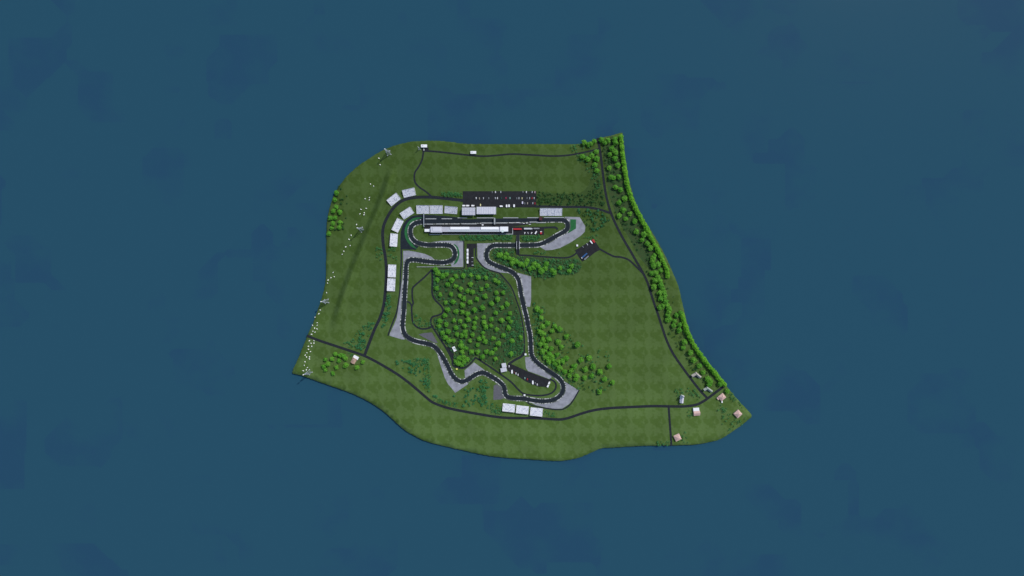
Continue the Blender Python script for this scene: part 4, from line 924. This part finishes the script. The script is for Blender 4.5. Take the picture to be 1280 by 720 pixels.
for lst, lab, grp, k in ((T_FOREST, 'bright green tree inside the central wood ringed by the race track', 'trees of the central wood', .94),
    (T_CN, 'bright green tree in the dense copse south of the paddock road', 'trees of the copse south of the paddock road', .98),
    (T_CE, 'bright green tree in the scattered wood east of the track', 'trees of the scattered wood east of the track', 1.02),
    (T_NE, 'bright green tree beside the coast road in the north-east corner', 'trees of the north-east corner', 1.0),
    (T_EC, 'bright green tree between coast road and eastern shore', 'trees by the eastern shore', 1.02),
    (T_W, 'bright green tree on the north-west coast edge', 'trees on the north-west coast', .86),
    (T_SW, 'bright green tree around the brown roofed house in the south-west', 'trees round the brown roofed house', .86)):
    if k == 1.02 and 'scattered' in grp: lst = lst + [(678, 440), (681, 447), (686, 452), (690, 446), (694, 455), (699, 460), (703, 452), (706, 465), (712, 470), (676, 430), (683, 434), (720, 474)]
    if k == .98: lst = lst + [(624.5, 319), (631, 321.5), (646.5, 328), (654.5, 331.5), (662.5, 336), (668, 330), (676, 339), (683, 330), (690, 338), (659, 326)]
    for x, y in lst:
        if (x - 567.5) ** 2 + (y - 436) ** 2 < 42: x, y = 575.5 + (x - 567) * .3, 433.5 + (y - 436) * .3
        tree(x, y, TB, 'broadleaf_tree', lab, grp, k)
HEDGE1 = [(774.8, 168), (775.8, 178), (777.4, 192), (779.4, 207), (781.6, 221), (784.6, 236), (789.5, 251), (796.5, 266), (804, 280), (812, 295), (819.6, 309), (826, 322), (831, 333), (833.2, 341), (834, 346)]
HEDGE2 = [(851.2, 390.5), (853.5, 399), (856.3, 409), (860.5, 420), (867, 432), (875, 444), (884, 456), (893.5, 467.5), (901, 476.5), (905, 481)]
for pts, lab, grp in ((HEDGE1, 'light green tree in the tight row lining the north-east shore', 'tree row on the north-east shore'), (HEDGE2, 'light green tree in the tight row lining the south-east shore', 'tree row on the south-east shore')):
    c = catmull(pts, .5); acc = 0; last = c[0]
    for p in c:
        acc += (p - last).length; last = p
        if acc >= 2.75:
            acc = 0; tree(p.x + 1.1 + random.uniform(-.35, .35), p.y + random.uniform(-.3, .3), TH, 'hedgerow_tree', lab, grp, .98, 7.0)

# ------------------------------------------------------------------ shrubs and undergrowth
ROADPTS = [(p, w / 2 + .9) for w, _, pts in ROADS for p in catmull(pts, 1.5)] + [(p, TW / 2 + 1.6) for p in catmull(TR, 1.5, True)]
def clear(x, y):
    for p, r_ in ROADPTS:
        if abs(p.x - x) < r_ and abs(p.y - y) < r_ and (p.x - x) ** 2 + (p.y - y) ** 2 < r_ * r_: return False
    for _, _, poly in GT:
        if inside(x, y, poly): return False
    for a in GS:
        if abs(a[0] - x) < 9 and abs(a[1] - y) < 9: return False
    return inside(x, y, coast)
def fill(poly, n, rnd):
    x0, x1 = min(p[0] for p in poly), max(p[0] for p in poly); y0, y1 = min(p[1] for p in poly), max(p[1] for p in poly); out = []; tries = 0
    while len(out) < n and tries < n * 60:
        tries += 1; x, y = rnd.uniform(x0, x1), rnd.uniform(y0, y1)
        if inside(x, y, poly) and clear(x, y) and all((x - a) ** 2 + (y - b) ** 2 > 1.6 for a, b in out[-60:]): out.append((x, y))
    return out
rnd = random.Random(5)
SH = [
 ([(672, 239), (692, 241), (715, 242), (735, 240), (745, 226), (752, 226), (755, 240), (757, 257), (740, 257), (720, 256.5), (672, 256.5)], 105, SD, 'dark shrub in the thicket between car park and coast road', 'shrubs between car park and coast road'),
 ([(722, 262), (738, 261), (756, 267), (764, 275), (752, 284), (742, 292), (735, 285), (733, 276), (727, 270)], 34, ST, 'blue-green shrub east of the eastern hairpin', 'shrubs east of the eastern hairpin'),
 ([(412, 232), (425, 229), (434, 240), (436, 262), (430, 284), (424, 296), (413, 297), (424, 280), (426, 262), (420, 245)], 20, SD, 'dark shrub behind the north-west coast trees', 'shrubs behind the north-west coast trees'),
 ([(480, 369), (489, 369), (488, 385), (484, 402), (478, 410), (476, 404), (481, 388)], 22, ST, 'blue-green shrub in the strip south of the paired grandstands', 'shrubs south of the paired grandstands'),
 ([(466, 398), (471, 400), (461, 424), (455, 440), (438, 434), (432, 428), (446, 420), (455, 408)], 34, ST, 'green shrub in the angle of access road and shore road', 'shrubs in the angle of access road and shore road'),
 ([(494, 451), (512, 450), (534, 448), (537, 470), (536, 488), (528, 486), (524, 472), (508, 466)], 48, ST, 'blue-green shrub in the angled thicket north of the shore road', 'shrubs of the thicket west of the gravel point'),
 ([(541, 492), (556, 500), (574, 490), (590, 482), (604, 473), (612, 476), (611, 492), (616, 503), (627, 509), (624, 517), (600, 512), (570, 507), (545, 500)], 62, ST, 'green shrub between shore road and chicane', 'shrubs between shore road and chicane'),
 ([(752, 178), (774, 180), (779, 215), (784, 240), (794, 262), (806, 285), (818, 315), (826, 345), (846, 392), (856, 425), (878, 460), (868, 470), (842, 436), (828, 395), (815, 355), (790, 305), (770, 270), (760, 240)], 46, SD, 'dark shrub between coast road and the eastern shore trees', 'shrubs between coast road and eastern shore'),
]
ns = 0
for poly, n, meshes, lab, grp in SH:
    for x, y in fill(poly, n * 8 // 10, rnd):
        if ns >= 296: break
        ns += 1
        o = link('shrub', rnd.choice(meshes)); p = g(x, y); o.location = p; o.rotation_euler = (0, 0, rnd.uniform(0, 6.28)); k = rnd.uniform(.75, 1.35); o.scale = (k, k, k * .9)
        tag(o, lab, 'shrub', grp)
UG = [   # undergrowth too thick to count
 (FOREST, 430), (COPSE_N, 330), (COPSE_E, 110),
 ([(666, 378), (674, 382), (677, 400), (678, 425), (683, 445), (696, 460), (712, 472), (726, 485), (722, 486), (700, 471), (684, 458), (672, 447), (668, 425), (666, 400)], 110), ([(532, 448), (537, 449), (537.5, 490), (532, 484)], 40), ([(510, 449), (536, 447), (536, 456), (506, 456)], 35), ([(600, 474), (607, 475), (607, 500), (612, 508), (600, 505)], 45), ([(614, 504), (628, 508), (626, 518), (612, 514)], 22), ([(545, 497), (575, 505), (572, 509), (543, 500)], 20), ([(480, 368), (489, 368), (487, 400), (477, 409)], 26), ([(447, 412), (467, 400), (457, 438), (438, 432)], 30),
 ([(541, 337), (549, 337), (549, 372), (543, 374)], 45), ([(549, 337), (580, 336), (580, 341), (549, 342)], 30), ([(580, 335), (604, 336), (622, 344), (640, 366), (634, 366), (616, 352), (580, 345)], 120), ([(632, 396), (653, 394), (654, 441), (640, 447), (630, 440)], 170), ([(543, 400), (552, 398), (556, 425), (570, 440), (566, 440), (548, 416)], 40), ([(568, 445), (590, 445), (582, 457), (570, 456)], 26),
 ([(574, 294), (640, 294), (640, 300), (576, 300)], 150), ([(653, 295), (676, 295), (670, 300.5), (653, 300.5)], 50), ([(552, 241), (577, 240), (577, 246), (553, 245)], 40),
 ([(518, 392), (538, 404), (537, 408), (521, 407), (517, 400)], 22), ([(668, 312), (716, 318), (716, 319.5), (655, 317)], 10), ([(469, 304), (477, 304), (478, 324), (470, 324)], 12), ([(486, 310), (497, 310), (497, 325), (486, 325)], 12),
 ([(595, 326), (600, 330), (614, 340), (600, 340), (592, 335)], 16),
 ([(843, 488), (850, 484), (868, 486), (876, 498), (868, 500), (856, 490), (850, 497), (842, 496)], 30), ([(896, 505), (905, 506), (914, 520), (934, 522), (920, 538), (908, 541), (898, 520)], 34), ([(850, 540), (858, 540), (860, 553), (846, 554)], 10), ([(818, 552), (836, 551), (836, 556), (820, 557)], 12), ([(859, 512), (865, 512), (864, 522), (860, 524)], 7),
 ([(908, 484), (922, 500), (932, 512), (924, 508), (912, 496)], 14), ([(680, 514), (694, 516), (694, 521), (681, 520)], 10), ([(744, 484), (752, 484), (752, 494), (742, 494)], 8), ([(742, 435), (762, 440), (764, 452), (748, 450)], 8), ([(712, 186), (745, 190), (748, 210), (752, 236), (745, 238), (735, 215), (718, 198)], 40), ([(712, 183), (745, 176), (746, 184), (716, 190)], 18), ([(727, 298), (752, 290), (752, 305), (746, 300)], 9), ([(432, 428), (438, 424), (446, 440), (440, 447), (425, 446)], 10),
]
UGD = [([(672, 240), (735, 241), (745, 210), (752, 226), (756, 257), (672, 256.5)], 90), ([(722, 262), (756, 266), (764, 275), (742, 292), (735, 285)], 60), ([(752, 178), (774, 180), (779, 215), (784, 240), (794, 262), (806, 285), (818, 315), (812, 335), (790, 305), (770, 270), (760, 240)], 150), ([(822, 330), (832, 345), (850, 390), (862, 428), (890, 468), (880, 482), (848, 440), (830, 400)], 60), (FOREST, 90), (COPSE_E, 60)]
q = MB(); cnt = 0; dark = []
base = [shrub_mesh(90 + i, 3.4, LEAF_U, 44) for i in range(5)]
bv = [([v.co.copy() for v in b.vertices], [tuple(p.vertices) for p in b.polygons]) for b in base]
for poly, n in UG + UGD:
    for x, y in fill(poly, n, rnd):
        cnt += 1; vs, fs = rnd.choice(bv); p = g(x, y); a = rnd.uniform(0, 6.28); k = rnd.uniform(.7, 1.35); ca, sa = math.cos(a) * k, math.sin(a) * k
        dark += [(poly, n) in UGD] * len(fs)
        q.add([(p.x + v.x * ca - v.y * sa, p.y + v.x * sa + v.y * ca, p.z + v.z * k) for v in vs], fs)
me = bpy.data.meshes.new('undergrowth'); me.from_pydata(q.v, [], q.f); me.materials.append(LEAF_U); me.materials.append(LEAF_D)
me.polygons.foreach_set('material_index', [int(x) for x in dark])
tag(link('undergrowth', me), 'low dark green undergrowth filling the woods and thickets', 'undergrowth', kind='stuff')
for b in base: bpy.data.meshes.remove(b)
print('shrubs', ns, 'undergrowth', cnt, 'trees', sum(o.name.startswith('broadleaf_tree') for o in bpy.data.objects), sum(o.name.startswith('hedgerow_tree') for o in bpy.data.objects))

# ------------------------------------------------------------------ light and camera
EL, AZ = 46.0, 46.0
w = bpy.data.worlds.new('World'); scene.world = w; w.use_nodes = True
nt = w.node_tree; bg = nt.nodes['Background']; sky = nt.nodes.new('ShaderNodeTexSky'); sky.sky_type = 'NISHITA'; sky.sun_disc = False
sky.sun_elevation = R(EL); sky.sun_rotation = R(AZ); bg.inputs['Strength'].default_value = .125
nt.links.new(sky.outputs[0], bg.inputs['Color'])
sl = bpy.data.lights.new('sun', 'SUN'); sl.energy = 2.55; sl.angle = R(.5); sl.color = (1.0, .96, .90)
so = bpy.data.objects.new('sun', sl); COL.objects.link(so)
d = Vector((math.sin(R(AZ)) * math.cos(R(EL)), math.cos(R(AZ)) * math.cos(R(EL)), math.sin(R(EL))))
so.rotation_euler = (-d).to_track_quat('-Z', 'Y').to_euler(); so.location = d * 500
cd = bpy.data.cameras.new('camera'); co = bpy.data.objects.new('camera', cd); COL.objects.link(co)
co.location = (0, 0, H); co.rotation_euler = (0, 0, 0); cd.sensor_width = 36; cd.lens = 18 * H / (640 * M); cd.clip_start = 1; cd.clip_end = 30000
scene.camera = co
vs = scene.view_settings; vs.view_transform = 'Standard'; vs.look = 'None'; vs.exposure = 0.12; vs.gamma = 1; vs.use_curve_mapping = False
